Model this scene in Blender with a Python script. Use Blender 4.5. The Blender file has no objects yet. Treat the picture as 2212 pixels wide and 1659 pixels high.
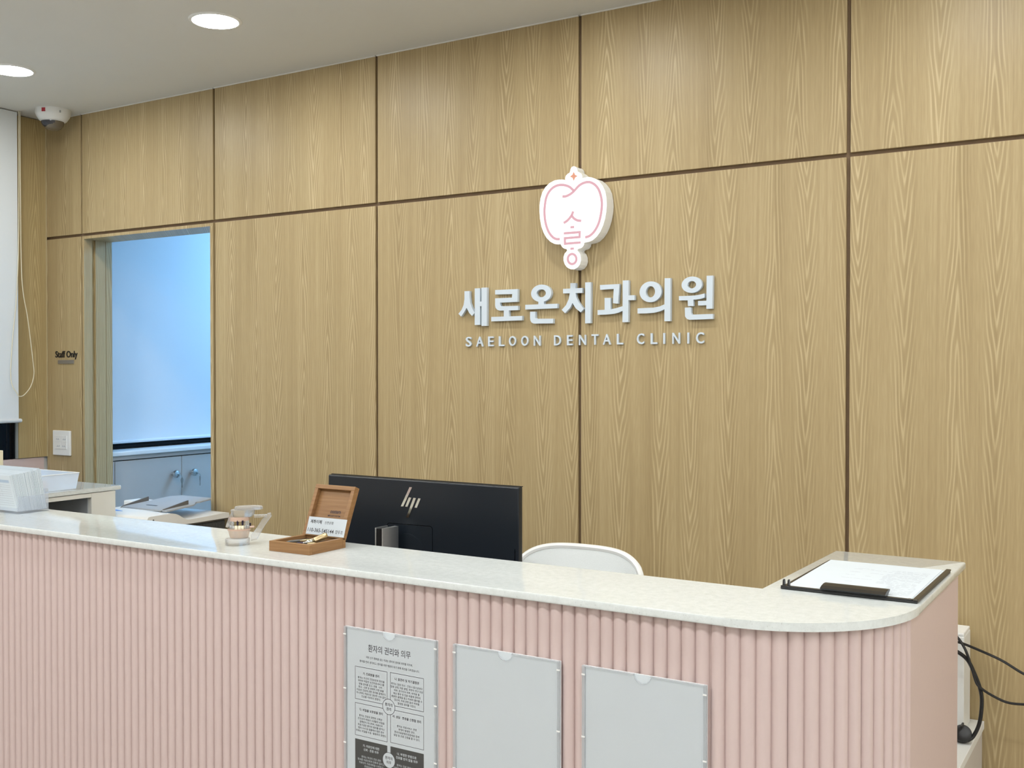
import bpy, bmesh, math, random
from mathutils import Vector, Matrix
random.seed(7)
SC = bpy.context.scene
COL = SC.collection
PI = math.pi

# ------------------------------------------------------------------ camera
cd = bpy.data.cameras.new('camera')
cam = bpy.data.objects.new('camera', cd); COL.objects.link(cam)
cd.sensor_fit = 'HORIZONTAL'; cd.sensor_width = 36.0; cd.lens = 37.335
cd.clip_start = 0.05
yaw, pitch, roll = 0.55392, -0.013156, 0.000208
fw = Vector((-math.sin(yaw)*math.cos(pitch), math.cos(yaw)*math.cos(pitch), math.sin(pitch)))
rt = Vector((math.cos(yaw), math.sin(yaw), 0)); up = rt.cross(fw)
r2 = rt*math.cos(roll) + up*math.sin(roll); u2 = up*math.cos(roll) - rt*math.sin(roll)
M = Matrix((r2, u2, -fw)).transposed().to_4x4(); M.translation = Vector((0, -2.66, 1.462))
cam.matrix_world = M
SC.camera = cam

# ------------------------------------------------------------------ world, exposure
w = bpy.data.worlds.new('night'); SC.world = w; w.use_nodes = True
w.node_tree.nodes['Background'].inputs[0].default_value = (0.01, 0.012, 0.016, 1)
w.node_tree.nodes['Background'].inputs[1].default_value = 0.3
SC.view_settings.view_transform = 'Standard'
SC.view_settings.look = 'None'
SC.view_settings.gamma = 1.0
SC.view_settings.use_curve_mapping = False
SC.view_settings.exposure = 0.0
LAMP = 198.0            # radiance of the round ceiling downlights
ROOM2 = 30.0            # radiance of the cool panel light in the staff room
try:
    SC.cycles.max_bounces = 10; SC.cycles.diffuse_bounces = 5; SC.cycles.glossy_bounces = 5
    SC.cycles.transmission_bounces = 10; SC.cycles.transparent_max_bounces = 12
    SC.cycles.caustics_refractive = False; SC.cycles.caustics_reflective = False
    SC.cycles.sample_clamp_indirect = 6.0
    SC.cycles.use_light_tree = True
except Exception:
    pass

# ------------------------------------------------------------------ materials
def nodes(name):
    m = bpy.data.materials.new(name); m.use_nodes = True
    nt = m.node_tree; b = nt.nodes['Principled BSDF']
    return m, nt, b
def plain(name, col, rough=0.5, metal=0.0, spec=0.5, var=0.04, scale=30.0, bump=0.0, coat=0.0, emit=None, es=0.0):
    """a principled material with a little procedural variation of colour and relief"""
    m, nt, b = nodes(name)
    tc = nt.nodes.new('ShaderNodeTexCoord'); n = nt.nodes.new('ShaderNodeTexNoise')
    n.inputs['Scale'].default_value = scale; n.inputs['Detail'].default_value = 3
    nt.links.new(tc.outputs['Object'], n.inputs['Vector'])
    mx = nt.nodes.new('ShaderNodeMix'); mx.data_type = 'RGBA'
    c = Vector(col)
    mx.inputs[6].default_value = (*(c*(1-var)), 1); mx.inputs[7].default_value = (*[min(1, q) for q in c*(1+var)], 1)
    nt.links.new(n.outputs['Fac'], mx.inputs[0]); nt.links.new(mx.outputs[2], b.inputs['Base Color'])
    b.inputs['Roughness'].default_value = rough; b.inputs['Metallic'].default_value = metal
    b.inputs['Specular IOR Level'].default_value = spec; b.inputs['Coat Weight'].default_value = coat
    if bump:
        bp = nt.nodes.new('ShaderNodeBump'); bp.inputs['Strength'].default_value = bump; bp.inputs['Distance'].default_value = 0.002
        nt.links.new(n.outputs['Fac'], bp.inputs['Height']); nt.links.new(bp.outputs['Normal'], b.inputs['Normal'])
    if emit:
        b.inputs['Emission Color'].default_value = (*emit, 1); b.inputs['Emission Strength'].default_value = es
    return m
def sheet(name, gloss=0.10, tint=(1, 1, 1), haze=0.0, hcol=(0.8, 0.85, 0.9)):
    """thin clear sheet: passes light straight through, mirrors a little, may be slightly milky"""
    m, nt, b = nodes(name); nt.nodes.remove(b)
    out = nt.nodes['Material Output']
    t = nt.nodes.new('ShaderNodeBsdfTransparent'); t.inputs[0].default_value = (*tint, 1)
    g = nt.nodes.new('ShaderNodeBsdfGlossy'); g.inputs['Roughness'].default_value = 0.04
    fr = nt.nodes.new('ShaderNodeLayerWeight'); fr.inputs[0].default_value = 0.5
    pw = nt.nodes.new('ShaderNodeMath'); pw.operation = 'POWER'; pw.inputs[1].default_value = 4.0
    nt.links.new(fr.outputs['Facing'], pw.inputs[0])
    sc = nt.nodes.new('ShaderNodeMath'); sc.operation = 'MULTIPLY_ADD'; sc.inputs[1].default_value = 0.6; sc.inputs[2].default_value = gloss*0.35
    mx = nt.nodes.new('ShaderNodeMixShader')
    nt.links.new(pw.outputs[0], sc.inputs[0]); nt.links.new(sc.outputs[0], mx.inputs[0])
    last = t
    if haze:
        d = nt.nodes.new('ShaderNodeBsdfDiffuse'); d.inputs[0].default_value = (*hcol, 1)
        tl = nt.nodes.new('ShaderNodeBsdfTranslucent'); tl.inputs[0].default_value = (*hcol, 1)
        m1 = nt.nodes.new('ShaderNodeMixShader'); m1.inputs[0].default_value = 0.45
        nt.links.new(d.outputs[0], m1.inputs[1]); nt.links.new(tl.outputs[0], m1.inputs[2])
        m2 = nt.nodes.new('ShaderNodeMixShader'); m2.inputs[0].default_value = haze
        nt.links.new(t.outputs[0], m2.inputs[1]); nt.links.new(m1.outputs[0], m2.inputs[2]); last = m2
    nt.links.new(last.outputs[0], mx.inputs[1]); nt.links.new(g.outputs[0], mx.inputs[2])
    nt.links.new(mx.outputs[0], out.inputs['Surface'])
    return m
def emis(name, col, s):
    m, nt, b = nodes(name); b.inputs['Base Color'].default_value = (0.02, 0.02, 0.02, 1); b.inputs['Roughness'].default_value = 0.6
    b.inputs['Emission Color'].default_value = (*col, 1); b.inputs['Emission Strength'].default_value = s
    return m
def wood(name, dark, mid, light, w=0.105, rough=0.42, lines=1.0, flat=False):
    """flat-cut oak veneer: leaves with cathedral arches in the middle and straight grain between"""
    m, nt, b = nodes(name); N = nt.nodes.new; Lk = nt.links.new
    def math_(op, a, c=None, d=None):
        n = N('ShaderNodeMath'); n.operation = op
        for i, v in enumerate((a, c, d)):
            if v is None: continue
            if isinstance(v, (int, float)): n.inputs[i].default_value = v
            else: Lk(v, n.inputs[i])
        return n.outputs[0]
    tc = N('ShaderNodeTexCoord'); sp = N('ShaderNodeSeparateXYZ'); Lk(tc.outputs['Object'], sp.inputs[0])
    oi = N('ShaderNodeObjectInfo')
    u0 = math_('ADD', sp.outputs[0], sp.outputs[1]); z = sp.outputs[2]
    if flat: u0, z = z, u0
    off = math_('MULTIPLY', oi.outputs['Random'], 3.7)
    u = math_('ADD', u0, off)
    def noise(sx, sz, scale=1.0, detail=2.0, ofs=0.0):
        cb = N('ShaderNodeCombineXYZ'); Lk(math_('MULTIPLY', u, sx), cb.inputs[0]); Lk(math_('MULTIPLY', z, sz), cb.inputs[1]); cb.inputs[2].default_value = ofs
        n = N('ShaderNodeTexNoise'); n.inputs['Scale'].default_value = scale; n.inputs['Detail'].default_value = detail
        Lk(cb.outputs[0], n.inputs['Vector']); return n.outputs['Fac']
    s = math_('DIVIDE', u, w)
    idx = math_('FLOOR', s)
    wn = N('ShaderNodeTexWhiteNoise'); wn.noise_dimensions = '1D'; Lk(idx, wn.inputs['W'])
    wn2 = N('ShaderNodeTexWhiteNoise'); wn2.noise_dimensions = '1D'; Lk(math_('ADD', idx, 31.7), wn2.inputs['W'])
    jit = math_('MULTIPLY', math_('SUBTRACT', wn2.outputs['Value'], 0.5), 0.24)
    wob = math_('MULTIPLY', math_('SUBTRACT', noise(3, 1.6, 1, 1, 5.0), 0.5), 0.20)
    t = math_('MULTIPLY', math_('ADD', math_('ADD', math_('SUBTRACT', math_('FRACT', s), 0.5), jit), wob), w)
    at = math_('SQRT', math_('ADD', math_('MULTIPLY', t, t), 0.0000035))
    sgn = math_('SUBTRACT', math_('MULTIPLY', math_('GREATER_THAN', wn.outputs['Value'], 0.5), 2.0), 1.0)
    zz = math_('MULTIPLY', math_('MULTIPLY', z, sgn), math_('ADD', 6.5, math_('MULTIPLY', wn2.outputs['Value'], 6.0)))
    ph = math_('ADD', math_('ADD', zz, math_('MULTIPLY', at, 112.0)), math_('MULTIPLY', noise(11, 2.2, 1, 2, 1.0), 4.4))
    ph = math_('ADD', ph, math_('MULTIPLY', wn.outputs['Value'], 17.0))
    sn = math_('MULTIPLY_ADD', math_('SINE', math_('MULTIPLY', ph, 2*PI)), 0.5, 0.5)
    ln = math_('POWER', sn, 2.5)
    core = N('ShaderNodeMapRange'); core.interpolation_type = 'SMOOTHSTEP'
    core.inputs['From Min'].default_value = 0.012; core.inputs['From Max'].default_value = 0.034
    core.inputs['To Min'].default_value = 1.0; core.inputs['To Max'].default_value = 0.10
    Lk(at, core.inputs['Value'])
    amp = math_('MULTIPLY', core.outputs[0], math_('MULTIPLY', noise(22, 1.5, 1, 2, 9.0), 1.5))
    arch = math_('MULTIPLY', math_('MULTIPLY', math_('SUBTRACT', ln, 0.30), amp), 0.70*lines)
    streak = math_('MULTIPLY', math_('SUBTRACT', noise(150, 1.3, 1, 3, 3.0), 0.5), 0.7)
    fine = math_('MULTIPLY', math_('SUBTRACT', noise(520, 18, 1, 2, 4.0), 0.5), 0.5)
    broad = math_('MULTIPLY', math_('SUBTRACT', noise(16, 0.7, 1, 2, 7.0), 0.5), 0.6)
    v = math_('ADD', math_('ADD', 0.40, arch), math_('ADD', math_('ADD', streak, fine), broad))
    cr = N('ShaderNodeValToRGB'); e = cr.color_ramp.elements
    e[0].position = 0.0; e[0].color = (*dark, 1); e[1].position = 1.0; e[1].color = (*light, 1)
    q = cr.color_ramp.elements.new(0.42); q.color = (*mid, 1)
    Lk(v, cr.inputs[0]); Lk(cr.outputs[0], b.inputs['Base Color'])
    b.inputs['Roughness'].default_value = rough; b.inputs['Specular IOR Level'].default_value = 0.35
    bp = N('ShaderNodeBump'); bp.inputs['Strength'].default_value = 0.08; bp.inputs['Distance'].default_value = 0.0006
    Lk(v, bp.inputs['Height']); Lk(bp.outputs['Normal'], b.inputs['Normal'])
    return m
def stone(name):
    m, nt, b = nodes(name); N = nt.nodes.new; Lk = nt.links.new
    tc = N('ShaderNodeTexCoord')
    n1 = N('ShaderNodeTexNoise'); n1.inputs['Scale'].default_value = 70; n1.inputs['Detail'].default_value = 6; n1.inputs['Roughness'].default_value = 0.7
    n2 = N('ShaderNodeTexNoise'); n2.inputs['Scale'].default_value = 380; n2.inputs['Detail'].default_value = 2
    Lk(tc.outputs['Object'], n1.inputs['Vector']); Lk(tc.outputs['Object'], n2.inputs['Vector'])
    cr = N('ShaderNodeValToRGB'); e = cr.color_ramp.elements
    e[0].position = 0.30; e[0].color = (0.62, 0.655, 0.65, 1); e[1].position = 0.62; e[1].color = (0.705, 0.745, 0.74, 1)
    Lk(n1.outputs['Fac'], cr.inputs[0])
    c2 = N('ShaderNodeValToRGB'); e = c2.color_ramp.elements
    e[0].position = 0.27; e[0].color = (0.80, 0.80, 0.79, 1); e[1].position = 0.36; e[1].color = (1, 1, 1, 1)
    Lk(n2.outputs['Fac'], c2.inputs[0])
    mx = N('ShaderNodeMix'); mx.data_type = 'RGBA'; mx.blend_type = 'MULTIPLY'; mx.inputs[0].default_value = 1
    Lk(cr.outputs[0], mx.inputs[6]); Lk(c2.outputs[0], mx.inputs[7]); Lk(mx.outputs[2], b.inputs['Base Color'])
    b.inputs['Roughness'].default_value = 0.07; b.inputs['Specular IOR Level'].default_value = 0.42
    return m
def clear(name, tint=(1, 1, 1), rough=0.02, milk=0.14):
    m, nt, b = nodes(name); b.inputs['Base Color'].default_value = (*tint, 1)
    b.inputs['Transmission Weight'].default_value = 1.0; b.inputs['Roughness'].default_value = rough; b.inputs['IOR'].default_value = 1.42
    out = nt.nodes['Material Output']; t = nt.nodes.new('ShaderNodeBsdfTransparent'); t.inputs[0].default_value = (*tint, 1)
    d = nt.nodes.new('ShaderNodeBsdfDiffuse'); d.inputs[0].default_value = (*[0.85*q for q in tint], 1)
    a = nt.nodes.new('ShaderNodeMixShader'); a.inputs[0].default_value = 0.45
    nt.links.new(b.outputs[0], a.inputs[1]); nt.links.new(t.outputs[0], a.inputs[2])
    c = nt.nodes.new('ShaderNodeMixShader'); c.inputs[0].default_value = milk
    nt.links.new(a.outputs[0], c.inputs[1]); nt.links.new(d.outputs[0], c.inputs[2]); nt.links.new(c.outputs[0], out.inputs['Surface'])
    return m

MT = {}
MT['oak'] = wood('oak_veneer', (0.330, 0.243, 0.122), (0.422, 0.322, 0.170), (0.57, 0.462, 0.272))
MT['oak_left'] = wood('oak_veneer_left', (0.325, 0.235, 0.105), (0.41, 0.31, 0.148), (0.54, 0.43, 0.23))
MT['bandoak'] = plain('pale_oak_edge_band', (0.50, 0.42, 0.25), 0.5, var=0.05)
MT['groove'] = plain('groove_brown', (0.17, 0.110, 0.060), 0.7, var=0.2)
MT['ceiling'] = plain('ceiling_paint', (0.65, 0.645, 0.605), 0.85, var=0.02, scale=6, bump=0.05)
MT['trimwhite'] = plain('white_caulk', (0.80, 0.79, 0.75), 0.5)
MT['wallwhite'] = plain('white_wall_paint', (0.72, 0.71, 0.68), 0.8, var=0.02)
MT['floor'] = plain('floor_tile_grey', (0.46, 0.445, 0.42), 0.35, var=0.08, scale=4)
MT['pink'] = plain('pink_paint', (0.612, 0.488, 0.468), 0.45, var=0.02, scale=90, bump=0.04)
MT['stone'] = stone('white_quartz')
MT['cream'] = plain('cream_laminate', (0.71, 0.71, 0.66), 0.45, var=0.02)
MT['innerdark'] = plain('dark_inner_board', (0.16, 0.165, 0.155), 0.6)
MT['brownback'] = plain('brown_inner_board', (0.13, 0.075, 0.05), 0.6)
MT['white'] = plain('white_plastic', (0.80, 0.81, 0.80), 0.35, var=0.02)
MT['whitesoft'] = plain('white_laminate', (0.72, 0.73, 0.71), 0.4, var=0.02)
MT['paper'] = plain('white_paper', (0.63, 0.69, 0.74), 0.8, var=0.015, spec=0.2)
MT['posterpaper'] = plain('poster_paper', (0.62, 0.675, 0.715), 0.8, var=0.02, scale=12, spec=0.2)
MT['ink'] = plain('black_ink', (0.045, 0.043, 0.055), 0.7, spec=0.2)
MT['inkgrey'] = plain('faint_grey_ink', (0.42, 0.45, 0.49), 0.8, spec=0.2)
MT['inkblue'] = plain('blue_grey_ink', (0.42, 0.52, 0.64), 0.8, spec=0.2)
MT['inkdark'] = plain('charcoal_ink', (0.060, 0.062, 0.060), 0.7, spec=0.2)
MT['letter'] = plain('white_acrylic_letter', (0.62, 0.70, 0.78), 0.3, var=0.01)
MT['face'] = emis('lit_sign_face', (1.0, 1.0, 0.985), 1.45)
MT['side'] = plain('white_sign_return', (0.82, 0.84, 0.83), 0.35, var=0.01, emit=(1, 1, 1), es=0.06)
MT['neon'] = emis('lit_pink_line', (0.80, 0.44, 0.50), 0.92)
MT['neonorange'] = emis('lit_orange_star', (0.86, 0.36, 0.22), 0.9)
MT['lamp'] = emis('fill_downlight_diffuser', (0.985, 1.0, 0.99), LAMP)  # only for the added fill lamps right of the desk
MT['lampwall'] = emis('wall_downlight_diffuser', (0.985, 1.0, 0.99), LAMP*0.55)
MT['lampfar'] = emis('far_downlight_diffuser', (0.985, 1.0, 0.99), LAMP*0.60)
MT['lampmid'] = emis('desk_downlight_diffuser', (0.985, 1.0, 0.99), LAMP*1.2)
MT['lamp2'] = emis('cool_panel_diffuser', (0.25, 0.57, 1.0), ROOM2)
MT['blackplastic'] = plain('black_plastic', (0.012, 0.012, 0.013), 0.35, var=0.1)
MT['monback'] = plain('dark_monitor_back', (0.009, 0.014, 0.021), 0.33, var=0.1, scale=400)
MT['chrome'] = plain('brushed_chrome', (0.72, 0.72, 0.70), 0.09, metal=1.0, var=0.03)
MT['silver'] = plain('silver_aluminium', (0.78, 0.80, 0.80), 0.38, metal=1.0, var=0.03)
MT['steel'] = plain('polished_steel', (0.66, 0.68, 0.68), 0.12, metal=1.0, var=0.03)
MT['brass'] = plain('bronze_gold_metal', (0.62, 0.50, 0.30), 0.28, metal=1.0, var=0.06)
MT['meshwhite'] = plain('white_chair_fabric', (0.84, 0.88, 0.88), 0.75, var=0.06, scale=700, bump=0.3)
MT['boxwood'] = wood('reddish_box_wood', (0.185, 0.092, 0.036), (0.265, 0.140, 0.058), (0.34, 0.195, 0.092), w=0.05, rough=0.38, lines=0.3, flat=True)
MT['greyplastic'] = plain('grey_plastic', (0.34, 0.36, 0.38), 0.5)
MT['darkgrey'] = plain('dark_grey_plastic', (0.13, 0.125, 0.115), 0.5)
MT['vent'] = plain('charcoal_mesh', (0.055, 0.06, 0.065), 0.5, var=0.8, scale=160)
MT['printer'] = plain('off_white_plastic', (0.78, 0.78, 0.755), 0.4, var=0.02)
MT['bluelabel'] = plain('blue_sticker', (0.13, 0.32, 0.75), 0.5)
MT['cabgrey'] = plain('pale_grey_cabinet', (0.52, 0.485, 0.45), 0.45, var=0.02)
MT['blind'] = plain('white_blind_fabric', (0.70, 0.735, 0.755), 0.8, var=0.015, scale=500, spec=0.1)
MT['blind2'] = plain('staff_room_blind_fabric', (0.72, 0.76, 0.80), 0.8, var=0.015, scale=500, spec=0.1)
MT['blackglass'] = plain('night_window_glass', (0.003, 0.004, 0.006), 0.05, var=0.1, spec=0.15)
MT['alu'] = plain('grey_window_frame', (0.30, 0.32, 0.31), 0.45)
MT['cord'] = plain('cream_cord', (0.72, 0.66, 0.50), 0.6)
MT['gum'] = clear('pink_gum_resin', (1.0, 0.74, 0.60), 0.1, 0.55)
MT['tooth'] = plain('cream_tooth_resin', (0.80, 0.76, 0.60), 0.25)
MT['dark'] = plain('dark_titanium', (0.035, 0.025, 0.05), 0.3, metal=0.6)
MT['clear'] = clear('clear_acrylic', milk=0.20)
MT['clearpink'] = clear('clear_peach_acrylic', (1.0, 0.88, 0.79), 0.06, 0.30)
MT['cover'] = sheet('clear_cover_sheet', 0.07)
MT['covedge'] = sheet('clear_cover_edge', 0.09, (0.98, 0.99, 1.0), 0.30, (0.86, 0.89, 0.91))
MT['frost'] = sheet('frosted_bin', 0.06, (0.95, 0.97, 1), 0.78, (0.80, 0.86, 0.93))
MT['tray'] = sheet('clear_tray', 0.08, (0.97, 0.98, 1.0), 0.22, (0.86, 0.90, 0.96))
MT['red'] = plain('red_sticker', (0.42, 0.03, 0.05), 0.5)
MT['dome'] = plain('smoked_dome', (0.025, 0.025, 0.035), 0.06, coat=0.5)
MT['domerim'] = plain('smoky_clear_dome', (0.16, 0.13, 0.09), 0.1)
MT['beige'] = plain('pale_wood_beige', (0.66, 0.58, 0.40), 0.55)
MT['greybar'] = plain('grey_metal_plate', (0.30, 0.28, 0.25), 0.45, metal=0.5)
MT['plug'] = plain('black_rubber_plug', (0.007, 0.007, 0.008), 0.4)

MT['insert'] = plain('brown_mirror_insert', (0.20, 0.16, 0.12), 0.12, metal=0.6, var=0.25, scale=60)
MT['spine'] = plain('brown_black_spine', (0.045, 0.038, 0.028), 0.4)
MT['inkfaint'] = plain('very_faint_grey_ink', (0.42, 0.46, 0.52), 0.8, spec=0.2)
MT['whiteacrylic'] = plain('white_acrylic_back', (0.72, 0.75, 0.77), 0.3, var=0.01)

# ------------------------------------------------------------------ building helpers
WM = {}
def link(o): COL.objects.link(o); return o
def thing(name, label, cat, loc=(0, 0, 0), rz=0.0, group=None):
    o = link(bpy.data.objects.new(name, None)); o.empty_display_size = 0.05
    o.location = loc; o.rotation_euler = (0, 0, rz)
    o['label'] = label; o['category'] = cat
    if group: o['group'] = group
    WM[o.name] = Matrix.Translation(Vector(loc)) @ Matrix.Rotation(rz, 4, 'Z')
    return o
def struct(name, loc=(0, 0, 0)):
    o = link(bpy.data.objects.new(name, None)); o.location = loc; o['kind'] = 'structure'
    WM[o.name] = Matrix.Translation(Vector(loc)); return o
def tag(o, label, cat, group=None, kind=None):
    o['label'] = label; o['category'] = cat
    if group: o['group'] = group
    if kind: o['kind'] = kind
    return o
def ob(name, bm, m, parent=None, smooth=False, origin=None, local=False, label=None, kind=None, auto=None):
    """one mesh object; geometry in bm is given in world metres unless local"""
    bmesh.ops.recalc_face_normals(bm, faces=bm.faces[:])
    if parent is not None:
        mw = WM[parent.name]
        if not local: bmesh.ops.transform(bm, matrix=mw.inverted(), verts=bm.verts[:])
    elif origin is not None:
        bmesh.ops.translate(bm, vec=-Vector(origin), verts=bm.verts[:])
    me = bpy.data.meshes.new(name); bm.to_mesh(me); bm.free()
    for mm in (m if isinstance(m, (list, tuple)) else [m]): me.materials.append(MT[mm] if isinstance(mm, str) else mm)
    if smooth:
        for p in me.polygons: p.use_smooth = True
    o = link(bpy.data.objects.new(name, me))
    if parent is not None:
        o.parent = parent; WM[o.name] = WM[parent.name]
    else:
        if origin is not None: o.location = origin
        WM[o.name] = Matrix.Translation(Vector(origin or (0, 0, 0)))
    if label: o['label'] = label
    if kind: o['kind'] = kind
    if smooth and auto is not False:
        try: me.set_sharp_from_angle(angle=math.radians(auto or 40))
        except Exception: pass
    return o
def B(): return bmesh.new()
def box(bm, x0, x1, y0, y1, z0, z1, bev=0.0, seg=2):
    vs = [bm.verts.new((x, y, z)) for z in (z0, z1) for y in (y0, y1) for x in (x0, x1)]
    fs = [(0, 2, 3, 1), (4, 5, 7, 6), (0, 1, 5, 4), (2, 6, 7, 3), (0, 4, 6, 2), (1, 3, 7, 5)]
    ff = [bm.faces.new([vs[i] for i in f]) for f in fs]
    if bev:
        es = list({e for f in ff for e in f.edges})
        bmesh.ops.bevel(bm, geom=es, offset=bev, segments=seg, affect='EDGES', profile=0.5, clamp_overlap=True)
    return bm
def bx(*a, **k): return box(B(), *a, **k)
def prism(bm, pts, a, b, axis='y', bev=0.0, bevtop=False):
    """pts: outline; axis y -> (x,z) pairs, z -> (x,y), x -> (y,z)"""
    def P(p, t): return {'y': (p[0], t, p[1]), 'z': (p[0], p[1], t), 'x': (t, p[0], p[1])}[axis]
    v0 = [bm.verts.new(P(p, a)) for p in pts]; v1 = [bm.verts.new(P(p, b)) for p in pts]
    f0 = bm.faces.new(v0); f1 = bm.faces.new(v1)
    n = len(pts)
    for i in range(n): bm.faces.new((v0[i], v0[(i+1) % n], v1[(i+1) % n], v1[i]))
    if bev:
        es = set(f1.edges) | (set() if bevtop else set(f0.edges))
        bmesh.ops.bevel(bm, geom=list(es), offset=bev, segments=2, affect='EDGES', profile=0.5, clamp_overlap=True)
    return bm
def ring_prism(bm, c, ro, ri, a, b, n=36):
    V = {}
    for k, (r, t) in enumerate(((ro, a), (ro, b), (ri, a), (ri, b))):
        V[k] = [bm.verts.new((c[0]+r[0]*math.cos(2*PI*i/n), t, c[1]+r[1]*math.sin(2*PI*i/n))) for i in range(n)]
    for i in range(n):
        j = (i+1) % n
        for p, q in ((0, 1), (2, 3), (0, 2), (1, 3)): bm.faces.new((V[p][i], V[p][j], V[q][j], V[q][i]))
    return bm
def lathe(bm, prof, c=(0, 0, 0), n=24, ax='z', sx=1.0, sy=1.0):
    rings = []
    for r, h in prof:
        row = []
        for i in range(n):
            a = 2*PI*i/n; p = (r*math.cos(a)*sx, r*math.sin(a)*sy, h)
            if ax == 'y': p = (p[0], p[2], p[1])
            if ax == 'x': p = (p[2], p[0], p[1])
            row.append(bm.verts.new((c[0]+p[0], c[1]+p[1], c[2]+p[2])))
        rings.append(row)
    for k in range(len(rings)-1):
        for i in range(n): bm.faces.new((rings[k][i], rings[k][(i+1) % n], rings[k+1][(i+1) % n], rings[k+1][i]))
    bm.faces.new(rings[0]); bm.faces.new(rings[-1])
    return bm
def crom(pts, k=6):
    P = [Vector(p) for p in pts]; out = []
    for i in range(len(P)-1):
        a = P[max(i-1, 0)]; b = P[i]; c = P[i+1]; d = P[min(i+2, len(P)-1)]
        for j in range(k):
            t = j/k
            out.append(0.5*((2*b)+(c-a)*t+(2*a-5*b+4*c-d)*t*t+(3*b-a-3*c+d)*t**3))
    out.append(P[-1]); return out
def tube(bm, pts, r, n=8, smooth=6, closed=False):
    P = crom(pts, smooth) if smooth else [Vector(p) for p in pts]
    rows = []; ref = Vector((0.31, 0.77, 0.55))
    for i, p in enumerate(P):
        d = (P[min(i+1, len(P)-1)]-P[max(i-1, 0)]).normalized()
        a = (ref-d*ref.dot(d)).normalized(); b = d.cross(a); ref = a
        rows.append([bm.verts.new(p+r*(math.cos(2*PI*j/n)*a+math.sin(2*PI*j/n)*b)) for j in range(n)])
    for k in range(len(rows)-1):
        for j in range(n): bm.faces.new((rows[k][j], rows[k][(j+1) % n], rows[k+1][(j+1) % n], rows[k+1][j]))
    bm.faces.new(rows[0]); bm.faces.new(rows[-1]); return bm
def ribbon(bm, pts, w, y0, y1, smooth=4, closed=False):
    """stroke of width w following (x,z) points, as a thin flat bar"""
    P = crom([(p[0], 0, p[1]) for p in pts], smooth) if smooth else [Vector((p[0], 0, p[1])) for p in pts]
    n = len(P); L = []; R = []
    for i in range(n):
        if closed: a, b = P[(i-1) % n], P[(i+1) % n]
        else: a, b = P[max(i-1, 0)], P[min(i+1, n-1)]
        d = ((P[i]-a).normalized() if (P[i]-a).length > 1e-9 else Vector((0, 0, 0)))+((b-P[i]).normalized() if (b-P[i]).length > 1e-9 else Vector((0, 0, 0))); d.y = 0; d.normalize(); nn = Vector((-d.z, 0, d.x))
        if not smooth and not closed and 0 < i < n-1:
            d1 = (P[i]-P[i-1]).normalized(); d2 = (P[i+1]-P[i]).normalized(); c = max(0.3, math.sqrt(max(0.0, (1+d1.dot(d2))/2))); nn = nn/c
        L.append(P[i]+nn*w/2); R.append(P[i]-nn*w/2)
    if not closed: 
        d = (P[0]-P[1]).normalized()*w*0.3; L[0] += d; R[0] += d
        d = (P[-1]-P[-2]).normalized()*w*0.3; L[-1] += d; R[-1] += d
    def V(p, y): return bm.verts.new((p.x, y, p.z))
    l0 = [V(p, y0) for p in L]; r0 = [V(p, y0) for p in R]; l1 = [V(p, y1) for p in L]; r1 = [V(p, y1) for p in R]
    m = n if closed else n-1
    for i in range(m):
        j = (i+1) % n
        bm.faces.new((l0[i], l0[j], r0[j], r0[i])); bm.faces.new((l1[i], l1[j], r1[j], r1[i]))
        bm.faces.new((l0[i], l0[j], l1[j], l1[i])); bm.faces.new((r0[i], r0[j], r1[j], r1[i]))
    if not closed:
        bm.faces.new((l0[0], r0[0], r1[0], l1[0])); bm.faces.new((l0[-1], r0[-1], r1[-1], l1[-1]))
    return bm
_tx = {}
def text_geo(body, bold=0.0, ext=0.0):
    key = (body, bold, ext)
    if key in _tx: return _tx[key]
    cu = bpy.data.curves.new('t', 'FONT'); cu.body = body; cu.size = 1.0; cu.resolution_u = 3; cu.offset = bold; cu.extrude = ext
    o = bpy.data.objects.new('t', cu); COL.objects.link(o)
    dg = bpy.context.evaluated_depsgraph_get(); dg.update()
    me = bpy.data.meshes.new_from_object(o.evaluated_get(dg))
    vs = [tuple(v.co) for v in me.vertices]; fs = [tuple(p.vertices) for p in me.polygons]
    bpy.data.objects.remove(o); bpy.data.curves.remove(cu); bpy.data.meshes.remove(me)
    xs = [v[0] for v in vs]; ys = [v[1] for v in vs]
    g = (vs, fs, min(xs), max(xs), min(ys), max(ys)); _tx[key] = g; return g
def put_text(bm, body, mp, box4=None, size=None, center=None, bold=0.0, ext=0.0):
    """adds text; box4=(u0,u1,v0,v1) fits it, or size+center; mp(u,v,w)->xyz"""
    vs, fs, x0, x1, y0, y1 = text_geo(body, bold, ext)
    if box4:
        su = (box4[1]-box4[0])/(x1-x0); sv = (box4[3]-box4[2])/(y1-y0); ou = box4[0]-x0*su; ov = box4[2]-y0*sv
    else:
        su = sv = size; ou = center[0]-su*(x0+x1)/2; ov = center[1]-sv*0.36
    nv = [bm.verts.new(mp(ou+v[0]*su, ov+v[1]*sv, v[2])) for v in vs]
    for f in fs:
        try: bm.faces.new([nv[i] for i in f])
        except ValueError: pass
    return bm

# ================================================================== THE ROOM
CZ = 2.4635
fl = ob('floor', bx(-4.6, 3.1, -6.1, 2.6, -0.05, 0.0), 'floor'); fl['kind'] = 'structure'
ce = ob('ceiling', bx(-4.6, 3.1, -6.1, 2.6, CZ, CZ+0.06), 'ceiling'); ce['kind'] = 'structure'
wr = ob('wall_right', bx(3.0, 3.1, -6.0, 0.02, 0, CZ), 'wallwhite'); wr['kind'] = 'structure'
wf = ob('wall_front', bx(-4.0, 3.1, -6.1, -6.0, 0, CZ), 'wallwhite'); wf['kind'] = 'structure'

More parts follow.
